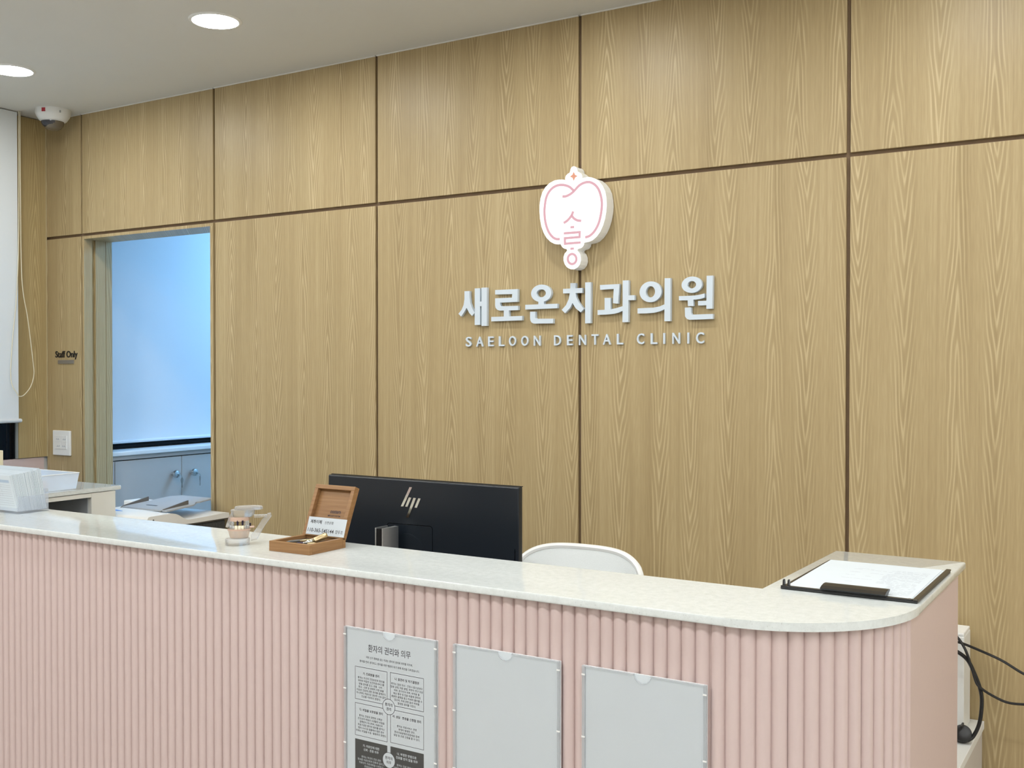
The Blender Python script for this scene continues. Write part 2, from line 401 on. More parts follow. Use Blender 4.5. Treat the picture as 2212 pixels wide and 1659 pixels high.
# back wall: dark backing with oak panels set on it, joints left open
wb = struct('wall_back')
DX0, DX1, DZ = -3.6255, -2.8955, 1.9855      # door hole in the panelling
bm = B()
box(bm, -3.95, DX0, 0.009, 0.128, 0, CZ); box(bm, DX1, 3.1, 0.009, 0.128, 0, CZ); box(bm, DX0, DX1, 0.009, 0.128, DZ, CZ)
ob('backing', bm, 'groove', wb)
XS = [-3.855, -3.63, -2.891, -2.154, -1.4203, -0.6735, 0.066, 0.806, 1.546, 2.286, 3.0]
for i in range(len(XS)-1):
    a = XS[i]+(0.0 if i == 0 else 0.0048); b = XS[i+1]-0.0048
    ob('panel', bx(a, b, 0, 0.0092, 1.9962, CZ-0.003, bev=0.0012), 'oak', wb)
    if i != 1: ob('panel', bx(a, b, 0, 0.0092, 0.0, 1.9855, bev=0.0012), 'oak', wb)
tr = struct('trim_1')
for i in range(len(XS)-1):
    ob('caulk_strip', bx(XS[i]+0.004, XS[i+1]-0.004, -0.0035, 0.002, CZ-0.0032, CZ-0.0002), 'trimwhite', tr)

# doorway with oak lining
d1 = struct('door_1')
ob('casing', bx(DX0, -3.6145, -0.001, 0.036, 0, 1.9745), 'oak', d1)
ob('casing', bx(-2.9105, DX1, -0.001, 0.128, 0, 1.9745), 'oak', d1)
ob('head_casing', bx(DX0, DX1, -0.001, 0.128, 1.9745, DZ), 'oak', d1)
ob('door_stop', bx(DX0, -3.6225, 0.036, 0.052, 0, 1.9745), 'oak_left', d1)
ob('jamb_board', bx(DX0, -3.6150, 0.052, 0.098, 0, 1.9745), 'oak', d1)
ob('jamb_board', bx(DX0, -3.6145, 0.1, 0.128, 0, 1.9745), 'oak', d1)

# left (window) wall
wl = struct('wall_left')
ob('panel', bx(-3.866, -3.85, -0.128, -0.0006, 1.113, CZ-0.003, bev=0.001), 'oak_left', wl)
ob('edge_band', bx(-3.8500, -3.8485, -0.0046, -0.0006, 1.113, CZ-0.003), 'bandoak', wl)
ob('pink_panel', bx(-3.87, -3.856, -6.0, -0.014, 0.0, 1.111), 'pink', wl)
bm = B(); box(bm, -3.97, -3.87, -6.0, -1.95, 0, CZ); box(bm, -3.97, -3.871, -1.95, -0.130, 0, 1.111); box(bm, -3.97, -3.8665, -0.128, 0.009, 0, CZ)
ob('wall_core', bm, 'wallwhite', wl)
ob('upper_cladding', bx(-3.87, -3.85, -6.0, -1.955, 1.113, CZ-0.003), 'oak_left', wl)
w1 = struct('window_1')
ob('pane', bx(-3.866, -3.860, -1.92, -0.1375, 1.113, CZ), 'blackglass', w1)
bm = B(); box(bm, -3.93, -3.852, -0.1372, -0.1292, 1.113, CZ); box(bm, -3.93, -3.87, -1.95, -1.92, 1.113, CZ)
ob('window_frame', bm, 'alu', w1)
ob('mullion', bx(-3.860, -3.8585, -0.1735, -0.172, 1.113, CZ), 'blackplastic', w1)

# staff room behind the doorway
wre = struct('wall_rear')
bm = B(); box(bm, -3.97, -3.87, 0.128, 2.5, 0, 1.128); box(bm, -3.97, -3.87, 2.2, 2.5, 1.128, CZ); box(bm, -3.97, -3.87, 0.128, 0.16, 1.128, CZ)
box(bm, -3.97, -2.4, 2.5, 2.6, 0, CZ); box(bm, -2.5, -2.4, 0.128, 2.5, 0, CZ)
ob('wall_core', bm, 'wallwhite', wre)
w2 = struct('window_2')
ob('pane', bx(-3.80, -3.79, 0.16, 2.2, 1.128, CZ), 'blackglass', w2)

# ------------------------------------------------------------------ ceiling downlights
def downlight(x, y, label, group=None, lamp='lampwall', first={}):
    if lamp not in first:
        t = thing('ceiling_downlight', label, 'downlight', (x, y, CZ))
        bm = B(); n = 40
        prof = [(0.0650, 0.0), (0.0650, -0.004), (0.0700, -0.0042), (0.0740, -0.002), (0.0750, 0.0)]
        lathe_open(bm, prof, (0, 0, 0), n)
        ob('trim_ring', bm, 'white', t, smooth=True, local=True)
        bm = B(); lathe(bm, [(0.0645, -0.0026), (0.0645, -0.0012)], n=n)
        ob('diffuser', bm, lamp, t, local=True)
        if group: t['group'] = group
        first[lamp] = t; return t
    s = first[lamp]; r = s.copy(); link(r); r.location = (x, y, CZ); r['label'] = label
    if group: r['group'] = group
    for ch in list(s.children):
        c = ch.copy(); link(c); c.parent = r
    return r
def lathe_open(bm, prof, c, n):
    rings = [[bm.verts.new((c[0]+r*math.cos(2*PI*i/n), c[1]+r*math.sin(2*PI*i/n), c[2]+h)) for i in range(n)] for r, h in prof]
    for k in range(len(rings)-1):
        for i in range(n): bm.faces.new((rings[k][i], rings[k][(i+1) % n], rings[k+1][(i+1) % n], rings[k+1][i]))
    return bm
downlight(-2.331, -0.508, 'round white recessed downlight in full view on the ceiling, above the doorway side')
downlight(-3.293, -0.512, 'round white recessed downlight cut by the left picture edge, near the dome camera')

ORD = ['first', 'second', 'third', 'fourth', 'fifth', 'sixth', 'seventh', 'eighth']
def lamp_row(xs, y, where, lamp, group):
    for k, gx in enumerate(xs):
        downlight(gx, y, 'unseen ceiling downlight, %s from left in row %s' % (ORD[k], where), group, lamp=lamp)
lamp_row((-1.37, -0.41, 0.55, 1.51, 2.47), -0.51, 'along the wood wall', 'lampwall', 'ceiling downlights along the wood wall')
lamp_row((-2.9, -1.95, -1.0), -1.33, 'added as fill above the desk edge', 'lampwall', 'added fill downlights above the desk')  # extra lamps, added to brighten the left and middle of the counter top
lamp_row((1.1, 1.96), -1.33, 'added as fill beside the right desk end', 'lamp', 'added fill downlights right of the desk')  # added fill lamps, lift the desk's right side and the lower wall
RX = (-3.29, -2.33, -1.37, -0.41, 0.55, 1.51, 2.47)
lamp_row(RX, -2.25, 'before the desk', 'lampmid', 'ceiling downlights over the waiting side')
lamp_row(RX, -3.6, 'over the waiting side', 'lampfar', 'ceiling downlights over the waiting side')
lamp_row(RX, -5.0, 'by the far wall', 'lampfar', 'ceiling downlights over the waiting side')

# sign outlines in wall metres (x, z)
SYL= {'sae': [[(-1.806, 1.6993), (-1.7875, 1.6991), (-1.7875, 1.68), (-1.7853, 1.6636), (-1.7791, 1.6488), (-1.7693, 1.6331), (-1.7787, 1.6243), (-1.789, 1.6336), (-1.7985, 1.6494), (-1.8067, 1.6369), (-1.8184, 1.6235), (-1.8282, 1.632), (-1.8166, 1.6436), (-1.8089, 1.6589), (-1.806, 1.6752)], [(-1.7688, 1.7062), (-1.7503, 1.7062), (-1.7504, 1.5969), (-1.7689, 1.5966)], [(-1.7443, 1.7074), (-1.7253, 1.7073), (-1.7257, 1.5935), (-1.7443, 1.5931)], [(-1.7519, 1.6661), (-1.7432, 1.6662), (-1.7432, 1.6522), (-1.7519, 1.6521)]], 'ro': [[(-1.6964, 1.6986), (-1.6181, 1.6984), (-1.6187, 1.6612), (-1.6796, 1.6606), (-1.6783, 1.6529), (-1.6747, 1.6501), (-1.6166, 1.6495), (-1.6171, 1.6368), (-1.681, 1.6372), (-1.6895, 1.6402), (-1.6949, 1.6462), (-1.6964, 1.6535), (-1.6964, 1.6741), (-1.6375, 1.674), (-1.6369, 1.6844), (-1.6964, 1.6854)], [(-1.6662, 1.6382), (-1.6488, 1.6384), (-1.6479, 1.619), (-1.6662, 1.6189)], [(-1.7098, 1.6194), (-1.6026, 1.6196), (-1.6036, 1.6067), (-1.7098, 1.6062)]], 'on': [('ring', [(-1.5389, 1.683), (-1.5051, 1.6817), (-1.5389, 1.7081), (-1.5235, 1.6824), (-1.5389, 1.6944)]), [(-1.5483, 1.6619), (-1.5302, 1.6618), (-1.5291, 1.6499), (-1.5483, 1.6498)], [(-1.5923, 1.6515), (-1.4848, 1.6514), (-1.4856, 1.6384), (-1.5923, 1.6378)], [(-1.5758, 1.631), (-1.5585, 1.6308), (-1.5585, 1.6131), (-1.555, 1.6101), (-1.4991, 1.609), (-1.4994, 1.5955), (-1.5636, 1.5963), (-1.5707, 1.5994), (-1.5748, 1.6056), (-1.5758, 1.6127)]], 'chi': [[(-1.4435, 1.7081), (-1.4259, 1.7077), (-1.4267, 1.692), (-1.4435, 1.6923)], [(-1.467, 1.6927), (-1.4046, 1.6931), (-1.405, 1.6791), (-1.467, 1.6798)], [(-1.4448, 1.6807), (-1.4267, 1.6807), (-1.4243, 1.667), (-1.4166, 1.6531), (-1.4001, 1.6338), (-1.4098, 1.6242), (-1.4263, 1.6363), (-1.4364, 1.652), (-1.4438, 1.6385), (-1.4605, 1.6232), (-1.4713, 1.6333), (-1.4575, 1.6458), (-1.4487, 1.6628)], [(-1.3958, 1.7081), (-1.3778, 1.708), (-1.3784, 1.5934), (-1.396, 1.593)]], 'gwa': [[(-1.3496, 1.6989), (-1.2894, 1.6992), (-1.2939, 1.645), (-1.3094, 1.6469), (-1.307, 1.6864), (-1.3492, 1.6857)], [(-1.3351, 1.6624), (-1.3169, 1.6621), (-1.3168, 1.629), (-1.335, 1.6287)], [(-1.3567, 1.6293), (-1.335, 1.6295), (-1.3168, 1.6303), (-1.3004, 1.6327), (-1.2791, 1.6379), (-1.2791, 1.6255), (-1.293, 1.6202), (-1.3078, 1.6173), (-1.3303, 1.6162), (-1.3567, 1.6158)], [(-1.2793, 1.7083), (-1.2614, 1.7081), (-1.2627, 1.5934), (-1.28, 1.5935)], [(-1.2636, 1.667), (-1.2438, 1.6666), (-1.2438, 1.6533), (-1.2635, 1.6535)]], 'ui': [('ring', [(-1.1965, 1.6741), (-1.1642, 1.6728), (-1.1966, 1.7023), (-1.183, 1.6735), (-1.1966, 1.6893)]), [(-1.2347, 1.6302), (-1.2108, 1.6308), (-1.1875, 1.6309), (-1.1697, 1.6336), (-1.1542, 1.6392), (-1.1542, 1.6261), (-1.1679, 1.6205), (-1.1875, 1.6169), (-1.2108, 1.6159), (-1.2346, 1.6163)], [(-1.1549, 1.709), (-1.1378, 1.7085), (-1.1383, 1.5931), (-1.1555, 1.5935)]], 'won': [('ring', [(-1.0774, 1.6883), (-1.0486, 1.6871), (-1.0774, 1.71), (-1.0656, 1.6878), (-1.0774, 1.6981)]), [(-1.1137, 1.6594), (-1.0877, 1.6592), (-1.0689, 1.6594), (-1.0536, 1.6612), (-1.0414, 1.6639), (-1.0414, 1.6528), (-1.0536, 1.6497), (-1.0723, 1.6482), (-1.0894, 1.6472), (-1.1136, 1.6479)], [(-1.0886, 1.6483), (-1.0731, 1.6487), (-1.0726, 1.6317), (-1.088, 1.6319)], [(-1.0595, 1.6446), (-1.0349, 1.6445), (-1.0349, 1.6326), (-1.0595, 1.6326)], [(-1.0356, 1.71), (-1.0183, 1.7098), (-1.0194, 1.623), (-1.0362, 1.6231)], [(-1.0968, 1.6281), (-1.0791, 1.6284), (-1.079, 1.6139), (-1.0765, 1.609), (-1.018, 1.6093), (-1.0183, 1.596), (-1.0841, 1.5955), (-1.091, 1.5981), (-1.0959, 1.6047)]]}
ENG= [('S', -1.8059, -1.785, 1.5326, 1.5621), ('A', -1.7679, -1.7428, 1.5325, 1.562), ('E', -1.7255, -1.7062, 1.5325, 1.5619), ('L', -1.6876, -1.6685, 1.5325, 1.5618), ('O', -1.6525, -1.628, 1.5325, 1.5618), ('O', -1.6103, -1.5859, 1.5325, 1.5617), ('N', -1.5675, -1.5447, 1.5324, 1.5616), ('D', -1.5, -1.4775, 1.5324, 1.5615), ('E', -1.4578, -1.4391, 1.5324, 1.5614), ('N', -1.4193, -1.3968, 1.5324, 1.5613), ('T', -1.3792, -1.3578, 1.533, 1.5622), ('A', -1.3436, -1.3191, 1.5329, 1.5622), ('L', -1.3004, -1.2813, 1.5328, 1.5621), ('C', -1.2397, -1.2179, 1.5327, 1.5621), ('L', -1.1987, -1.1793, 1.5326, 1.5621), ('I', -1.1616, -1.1566, 1.5326, 1.5619), ('N', -1.1352, -1.1133, 1.5325, 1.5621), ('I', -1.0922, -1.0873, 1.5325, 1.5619), ('C', -1.0676, -1.0454, 1.5323, 1.5621)]
LOGO= [(-1.4139, 2.0299), (-1.4076, 2.0269), (-1.4038, 2.02), (-1.4029, 2.0143), (-1.397, 2.011), (-1.3907, 2.0057), (-1.3881, 1.999), (-1.3886, 1.9935), (-1.3802, 1.9951), (-1.3697, 1.9959), (-1.3593, 1.9938), (-1.3469, 1.9886), (-1.3345, 1.9792), (-1.3242, 1.9663), (-1.317, 1.951), (-1.3133, 1.9324), (-1.3122, 1.914), (-1.3138, 1.8958), (-1.3179, 1.876), (-1.324, 1.8581), (-1.3322, 1.8421), (-1.3425, 1.83), (-1.3549, 1.8206), (-1.3653, 1.817), (-1.3779, 1.8156), (-1.3816, 1.8149), (-1.3831, 1.8085), (-1.3873, 1.8032), (-1.3925, 1.8007), (-1.3989, 1.7998), (-1.4035, 1.7967), (-1.4026, 1.793), (-1.3967, 1.787), (-1.3929, 1.7775), (-1.3921, 1.7663), (-1.3956, 1.7554), (-1.403, 1.7474), (-1.4136, 1.7432), (-1.4242, 1.7438), (-1.4349, 1.749), (-1.4424, 1.7578), (-1.4467, 1.7693), (-1.4467, 1.7787), (-1.4435, 1.7879), (-1.4381, 1.7932), (-1.4349, 1.7967), (-1.4371, 1.8006), (-1.4446, 1.8026), (-1.451, 1.8071), (-1.4553, 1.8139), (-1.4564, 1.8164), (-1.465, 1.8158), (-1.4758, 1.8176), (-1.4889, 1.8245), (-1.502, 1.8367), (-1.5119, 1.8525), (-1.5185, 1.87), (-1.5229, 1.8913), (-1.5247, 1.9123), (-1.5244, 1.9313), (-1.5214, 1.95), (-1.5152, 1.9666), (-1.5054, 1.9799), (-1.4923, 1.9901), (-1.476, 1.9961), (-1.4609, 1.9971), (-1.448, 1.9959), (-1.4416, 1.9938), (-1.4416, 1.9994), (-1.4394, 2.0058), (-1.4341, 2.0103), (-1.4277, 2.013), (-1.4256, 2.0184), (-1.4241, 2.0239), (-1.4203, 2.0287)]
LINES= {'left_petal': [(-1.4138, 1.9614), (-1.4266, 1.9728), (-1.4394, 1.9786), (-1.4544, 1.9815), (-1.4695, 1.9804), (-1.4836, 1.9742), (-1.4955, 1.963), (-1.5032, 1.9475), (-1.5069, 1.928), (-1.5082, 1.911), (-1.5064, 1.8881), (-1.5009, 1.8669), (-1.4922, 1.8493), (-1.4802, 1.8362), (-1.4694, 1.8308), (-1.4607, 1.8299)], 'right_petal': [(-1.4479, 1.9485), (-1.4394, 1.9483), (-1.4287, 1.9515), (-1.4181, 1.9571), (-1.4096, 1.9638), (-1.3991, 1.9731), (-1.3864, 1.9794), (-1.3718, 1.9817), (-1.3593, 1.9791), (-1.3468, 1.9711), (-1.3365, 1.9582), (-1.3299, 1.9411), (-1.3266, 1.9225), (-1.3272, 1.9042), (-1.3302, 1.8861), (-1.3353, 1.8681), (-1.3436, 1.8521), (-1.3539, 1.8399), (-1.3653, 1.8324), (-1.3758, 1.8299)], 's1': [(-1.4167, 1.9024), (-1.4212, 1.893), (-1.4329, 1.8812), (-1.444, 1.8751)], 's2': [(-1.4212, 1.894), (-1.4138, 1.885), (-1.4032, 1.8786), (-1.3926, 1.8764)], 'd1': [(-1.4226, 1.8608), (-1.4148, 1.8606)], 'r': [(-1.4435, 1.8451), (-1.3951, 1.8451), (-1.3955, 1.8316), (-1.4422, 1.8313), (-1.4418, 1.8159), (-1.3942, 1.8163)], 'd2': [(-1.4226, 1.8007), (-1.4154, 1.8006)], 'o': [(-1.4056, 1.7712), (-1.406, 1.7676), (-1.4074, 1.7643), (-1.4095, 1.7615), (-1.4123, 1.7594), (-1.4156, 1.7582), (-1.4191, 1.7579), (-1.4227, 1.7586), (-1.4259, 1.7601), (-1.4288, 1.7625), (-1.4309, 1.7655), (-1.4323, 1.769), (-1.4328, 1.7726), (-1.4323, 1.7763), (-1.431, 1.7796), (-1.4288, 1.7823), (-1.426, 1.7844), (-1.4227, 1.7856), (-1.4192, 1.7859), (-1.4156, 1.7852), (-1.4124, 1.7836), (-1.4096, 1.7813), (-1.4074, 1.7782), (-1.406, 1.7748), (-1.4056, 1.7712)], 'star': [(-1.4141, 2.0126), (-1.4113, 2.0044), (-1.4037, 2.0012), (-1.4113, 1.9992), (-1.4141, 1.9909), (-1.4168, 1.9993), (-1.4245, 2.0019), (-1.4169, 2.0049)]}

# ================================================================== STAFF ROOM CONTENTS
t = thing('storage_cabinet', 'pale grey two door cabinet with keyed knobs seen through the doorway', 'cabinet', (-3.75, 0.9, 0))
ob('worktop', bx(-3.788, -3.640, 0.14, 2.2, 1.1095, 1.1275, bev=0.003), 'white', t)
ob('top_rail', bx(-3.79, -3.652, 0.14, 2.2, 1.092, 1.1095), 'cabgrey', t)
ob('carcass', bx(-3.79, -3.672, 0.14, 2.2, 0.0, 1.092), 'blackplastic', t)
ob('filler_strip', bx(-3.672, -3.654, 0.14, 0.166, 0.05, 1.0885), 'cabgrey', t)
for (a, b, ky) in ((0.1695, 0.511, 0.462), (0.514, 0.856, 0.563), (0.859, 1.2, None), (1.203, 1.545, None), (1.548, 1.89, None), (1.893, 2.2, None)):
    d = ob('door', bx(-3.672, -3.654, a, b, 0.05, 1.0875, bev=0.001), 'cabgrey', t)
    if ky:
        bm = B(); lathe(bm, [(0.009, 0), (0.007, 0.010), (0.014, 0.016), (0.0175, 0.024), (0.015, 0.032), (0.007, 0.036)], (-3.654, ky, 1.014), 20, 'x')
        ob('knob', bm, 'steel', d, smooth=True)
        bm = B(); box(bm, -3.620, -3.608, ky-0.001, ky+0.003, 1.009, 1.013)
        tube(bm, [(-3.610, ky+0.001, 1.011), (-3.607, ky+0.010, 1.006), (-3.607, ky+0.012, 0.998)], 0.0012, 6)
        ob('key_blade', bm, 'steel', d)
        kk = [(-0.001, 0.000), (0.005, 0.0), (0.008, -0.006), (0.008, -0.014), (0.004, -0.026), (0.005, -0.042), (-0.001, -0.042), (0.0, -0.026), (-0.004, -0.014), (-0.004, -0.006)]
        kk = [(ky+0.010+p[0]*(1 if ky < 0.5 else 0.45), 0.998+p[1]) for p in kk]
        ob('hanging_key', prism(B(), kk, -3.6085, -3.6062, 'x'), 'greybar', d)
t = thing('roller_blind', 'plain roller blind lit pale blue behind the staff doorway', 'blind', (-3.745, 1.1, CZ))
ob('fabric', bx(-3.7455, -3.7445, 0.165, 2.19, 1.160, CZ-0.005), 'blind2', t)
bm = B(); lathe(bm, [(0.0075, 0.165), (0.0075, 2.19)], (-3.745, 0, 1.160), 14, 'y'); ob('hem_bar', bm, 'blind2', t, smooth=True)
t = thing('panel_light', 'square cool white ceiling panel light inside the staff room, out of view', 'ceiling light', (-3.05, 1.35, CZ))
ob('frame', bx(-3.37, -2.73, 1.03, 1.67, CZ-0.012, CZ-0.0005), 'white', t)
ob('diffuser', bx(-3.35, -2.75, 1.05, 1.65, CZ-0.0145, CZ-0.012), 'lamp2', t)

# ================================================================== LEFT WINDOW BLIND
t = thing('roller_blind', 'white roller blind hanging over the dark window at the left picture edge', 'blind', (-3.80, -1.0, CZ))
ob('fabric', bx(-3.8005, -3.7995, -1.93, -0.1605, 1.268, CZ-0.004), 'blind', t)
bm = B(); lathe(bm, [(0.0068, -1.935), (0.0078, -1.932), (0.0078, -0.152), (0.0062, -0.149)], (-3.80, 0, 1.265), 14, 'y')
ob('bottom_bar', bm, 'blind', t, smooth=True)
CORD = [(-3.785, -0.1572, 2.4610), (-3.785, -0.1571, 2.1769), (-3.785, -0.1535, 1.8193), (-3.785, -0.129, 1.6589), (-3.785, -0.1082, 1.4966), (-3.785, -0.1046, 1.4422), (-3.785, -0.1188, 1.397), (-3.785, -0.1466, 1.365), (-3.785, -0.1662, 1.36), (-3.785, -0.1759, 1.3709), (-3.786, -0.2006, 1.4248), (-3.787, -0.1939, 1.5673), (-3.787, -0.1754, 1.7463), (-3.787, -0.1641, 1.9973), (-3.787, -0.1611, 2.461)]
ob('pull_cord', tube(B(), CORD, 0.0016, 6, 8), 'cord', t, smooth=True)

# ================================================================== WALL FITTINGS
def wallmap(y): return lambda u, v, w_: (u, y-w_, v)
# little black words on the door-side panel
t = thing('staff_only_sign', 'black raised Staff Only words with small grey bar beside the doorway', 'sign', (-3.73, 0, 1.51))
bm = B(); put_text(bm, 'Staff Only', lambda u, v, w_: (u, -0.0012-w_*0.14, v), box4=(-3.7965, -3.6575, 1.5035, 1.5375), bold=0.014, ext=0.008)
ob('lettering', bm, 'blackplastic', t)
ob('bar', bx(-3.779, -3.679, -0.0035, 0.0, 1.4865, 1.5015, bev=0.0006), 'greybar', t)
t = thing('wall_switch', 'white four button light switch plate on the oak wall beside doorway', 'switch', (-3.752, 0, 1.171))
ob('plate', bx(-3.806, -3.698, -0.0095, 0.0, 1.1215, 1.2205, bev=0.0025), 'white', t)
for ix, a in enumerate((-3.789, -3.7515)):
    for iz, b in enumerate((1.147, 1.1745)):
        r = ob('rocker', bx(a, a+0.0365, -0.0112, -0.0093, b, b+0.0265, bev=0.0006), 'white', t)
        bm = B()
        for k in range(4): box(bm, a+0.011+k*0.005, a+0.0145+k*0.005, -0.0115, -0.0110, b+0.009, b+0.0105+0.004*((k*7+ix+iz) % 2))
        ob('button_label', bm, 'inkgrey', r)
# ceiling dome camera
t = thing('dome_camera', 'white dome security camera on the ceiling corner above the doorway', 'camera', (-3.665, -0.098, CZ))
bm = B(); lathe(bm, [(0.0640, 0.0), (0.0640, -0.016), (0.0600, -0.026), (0.050, -0.041), (0.042, -0.046)], (-3.665, -0.098, CZ), 40)
ob('housing', bm, 'white', t, smooth=True)
bm = B(); lathe(bm, [(0.0400, -0.045), (0.0395, -0.052), (0.036, -0.062), (0.029, -0.071), (0.018, -0.077), (0.006, -0.0795)], (-3.665, -0.098, CZ), 32)
ob('dome', bm, 'domerim', t, smooth=True)
bm = B(); lathe(bm, [(0.0402, -0.0462), (0.0400, -0.052), (0.0362, -0.0605), (0.028, -0.069), (0.012, -0.074)], (-3.6665, -0.1005, CZ+0.0), 32)
ob('lens_shroud', bm, 'dome', t, smooth=True)
ang = math.radians(-66)
mw = Matrix.Translation((-3.665, -0.098, CZ)) @ Matrix.Rotation(ang, 4, 'Z')
bm = box(B(), 0.0600, 0.0650, -0.0075, 0.0065, -0.0195, -0.0055); bmesh.ops.transform(bm, matrix=mw, verts=bm.verts[:]); ob('red_badge', bm, 'red', t)
mw = Matrix.Translation((-3.665, -0.098, CZ)) @ Matrix.Rotation(math.radians(-12), 4, 'Z')
bm = box(B(), 0.0590, 0.0646, -0.003, 0.003, -0.020, -0.011); bmesh.ops.transform(bm, matrix=mw, verts=bm.verts[:]); ob('small_mark', bm, 'greyplastic', t)

# ------------------------------------------------------------------ illuminated emblem
t = thing('lit_emblem_sign', 'backlit white flower bud emblem with pink line drawing on the oak wall', 'sign', (-1.42, -0.02, 1.87))
bm = B(); prism(bm, LOGO, -0.0450, -0.003)
ob('return_body', bm, 'side', t)
bm = B(); prism(bm, LOGO, -0.0464, -0.0451); ob('lit_face', bm, 'face', t)
for k in ('left_petal', 'right_petal', 's1', 's2'):
    ob('pink_line', ribbon(B(), LINES[k], 0.0070, -0.0472, -0.0463, 5), 'neon', t)
for k in ('d1', 'd2'): ob('pink_dash', ribbon(B(), LINES[k], 0.0062, -0.0472, -0.0463, 0), 'neon', t)
ob('pink_line', ribbon(B(), LINES['r'], 0.0066, -0.0472, -0.0463, 0), 'neon', t)
ob('pink_ring', ribbon(B(), LINES['o'][:-1], 0.0068, -0.0472, -0.0463, 0, closed=True), 'neon', t)
sc_ = [sum(p[i] for p in LINES['star'])/8 for i in (0, 1)]
st8 = [(sc_[0]+(p[0]-sc_[0])*f, sc_[1]+(p[1]-sc_[1])*f) for p, f in zip(LINES['star'], (1.15, 1.5)*4)]
ob('star', prism(B(), st8, -0.0472, -0.0463), 'neonorange', t)

# ------------------------------------------------------------------ raised letters
names = [('sae', 'raised white Korean syllable 새 (sae), leftmost in the large wall sign'), ('ro', 'raised white Korean syllable 로 (ro), second from left in the large wall sign'), ('on', 'raised white Korean syllable 온 (on), third from left in the large wall sign'), ('chi', 'raised white Korean syllable 치 (chi), middle one on the panel joint in the large wall sign'), ('gwa', 'raised white Korean syllable 과 (gwa), fifth from left in the large wall sign'), ('ui', 'raised white Korean syllable 의 (ui), second from right in the large wall sign'), ('won', 'raised white Korean syllable 원 (won), rightmost in the large wall sign')]
for k, lab in names:
    bm = B()
    for si, s in enumerate(SYL[k]):
        yf_ = -0.0125-0.00012*si
        if s[0] == 'ring':
            c, r, tp, ir, it = s[1]
            ring_prism(bm, c, (r[0]-c[0], tp[1]-c[1]), (ir[0]-c[0], it[1]-c[1]), yf_, -0.0015)
        else: prism(bm, s, yf_, -0.0015)
    xs = [v.co.x for v in bm.verts]; zs = [v.co.z for v in bm.verts]
    o = ob('korean_letter', bm, 'letter', origin=((min(xs)+max(xs))/2, 0, min(zs)))
    tag(o, lab, 'letter', 'large Korean letters of the wall sign')
eng = ['S, first of the English sign line', 'A in SAELOON', 'E in SAELOON', 'L in SAELOON', 'O, first of the two in SAELOON', 'O, second of the two in SAELOON', 'N, last of SAELOON',
       'D of DENTAL', 'E in DENTAL', 'N in DENTAL on the panel joint', 'T in DENTAL', 'A in DENTAL', 'L, last of DENTAL', 'C, first of CLINIC', 'L in CLINIC', 'I, first of the two in CLINIC', 'N in CLINIC', 'I, second of the two in CLINIC', 'C, last of the English sign line']
for (ch, xa, xb, za, zb), lab in zip(ENG, eng):
    bm = B(); put_text(bm, ch, lambda u, v, w_: (u, -0.0038-w_*0.0028/0.01, v), box4=(xa, xb, za, zb), bold=0.012, ext=0.01)
    o = ob('english_letter', bm, 'letter', origin=((xa+xb)/2, 0, za))
    tag(o, 'small raised white letter '+lab, 'letter', 'small English letters of the wall sign')

# ================================================================== RECEPTION DESK
ZT = 1.08; ZB = 1.0665
def arc(cx, cy, r, a0, a1, n=16): return [(cx+r*math.cos(a0+(a1-a0)*i/n), cy+r*math.sin(a0+(a1-a0)*i/n)) for i in range(n+1)]
AX, AY, AR = -0.5809, -0.8581, 0.2404
top = [(-3.85, -1.0985)] + arc(AX, AY, AR, -PI/2, 0) + arc(-0.3405-0.006, -0.3905-0.006, 0.006, 0, PI/2, 4) + [(-0.5983, -0.3905), (-0.5983, -0.8582), (-2.948, -0.8582)] + arc(-2.948-0.008, -0.3500-0.008, 0.008, 0, PI/2, 4) + [(-3.85, -0.3500)]
bm = B(); prism(bm, top, ZB, ZT, 'z', bev=0.0032)
o = ob('counter_top', bm, 'stone', smooth=True, origin=(-2.0, -0.97, ZB), auto=35)
tag(o, 'glossy white speckled quartz counter top with rounded right corner on pink desk', 'counter top')

desk = thing('reception_desk', 'pale pink reception desk with vertical fluted front and rounded corner', 'desk', (-2.0, -0.97, 0))
RB = AR-0.0185   # radius of the backing behind the flutes
front = [(-3.85, AY-RB)] + arc(AX, AY, RB, -PI/2, 0) + [(AX+RB, -0.402), (-0.590, -0.402), (-0.590, -0.876), (-3.85, -0.876)]
bm = B(); prism(bm, front, 0.0, ZB-0.0005, 'z'); ob('carcass', bm, 'pink', desk)
ob('inner_board', bx(-2.94, -0.60, -0.8755, -0.868, 0.745, ZB-0.001), 'brownback', desk)
ob('side_panel', bx(AX+RB, AX+RB+0.0055, AY+0.004, -0.4015, 0.0, ZB-0.0004, bev=0.0006), 'pink', desk)
# flutes: one mesh shared by all, panels of five with a fine joint
SW = 0.02393
def flute_mesh():
    bm = B(); n = 8; hw = SW/2-0.00012
    prof = [(-hw+2*hw*i/n, -0.0012-0.0068*(1-abs(-1+2*i/n)**2.0)) for i in range(n+1)]
    prof = [(-hw, 0.0)] + prof + [(hw, 0.0)]
    prism(bm, prof, 0.0, ZB-0.0006, 'z')
    bmesh.ops.recalc_face_normals(bm, faces=bm.faces[:])
    me = bpy.data.meshes.new('flute'); bm.to_mesh(me); bm.free(); me.materials.append(MT['pink'])
    for p in me.polygons: p.use_smooth = True
    me.set_sharp_from_angle(angle=math.radians(50)); return me
fm = flute_mesh()
def flute(x, y, rz):
    o = link(bpy.data.objects.new('flute', fm)); o.parent = desk
    o.location = Vector((x, y, 0))-Vector((-2.0, -0.97, 0)); o.rotation_euler = (0, 0, rz)
s0 = -0.6100      # a panel joint on the straight front
YF = AY-RB
i = 0
x = s0
while x > -3.84:            # leftwards from the joint
    if i % 5 == 0: x -= 0.0009
    flute(x-SW/2, YF, 0); x -= SW; i += 1
s = s0; i = 0
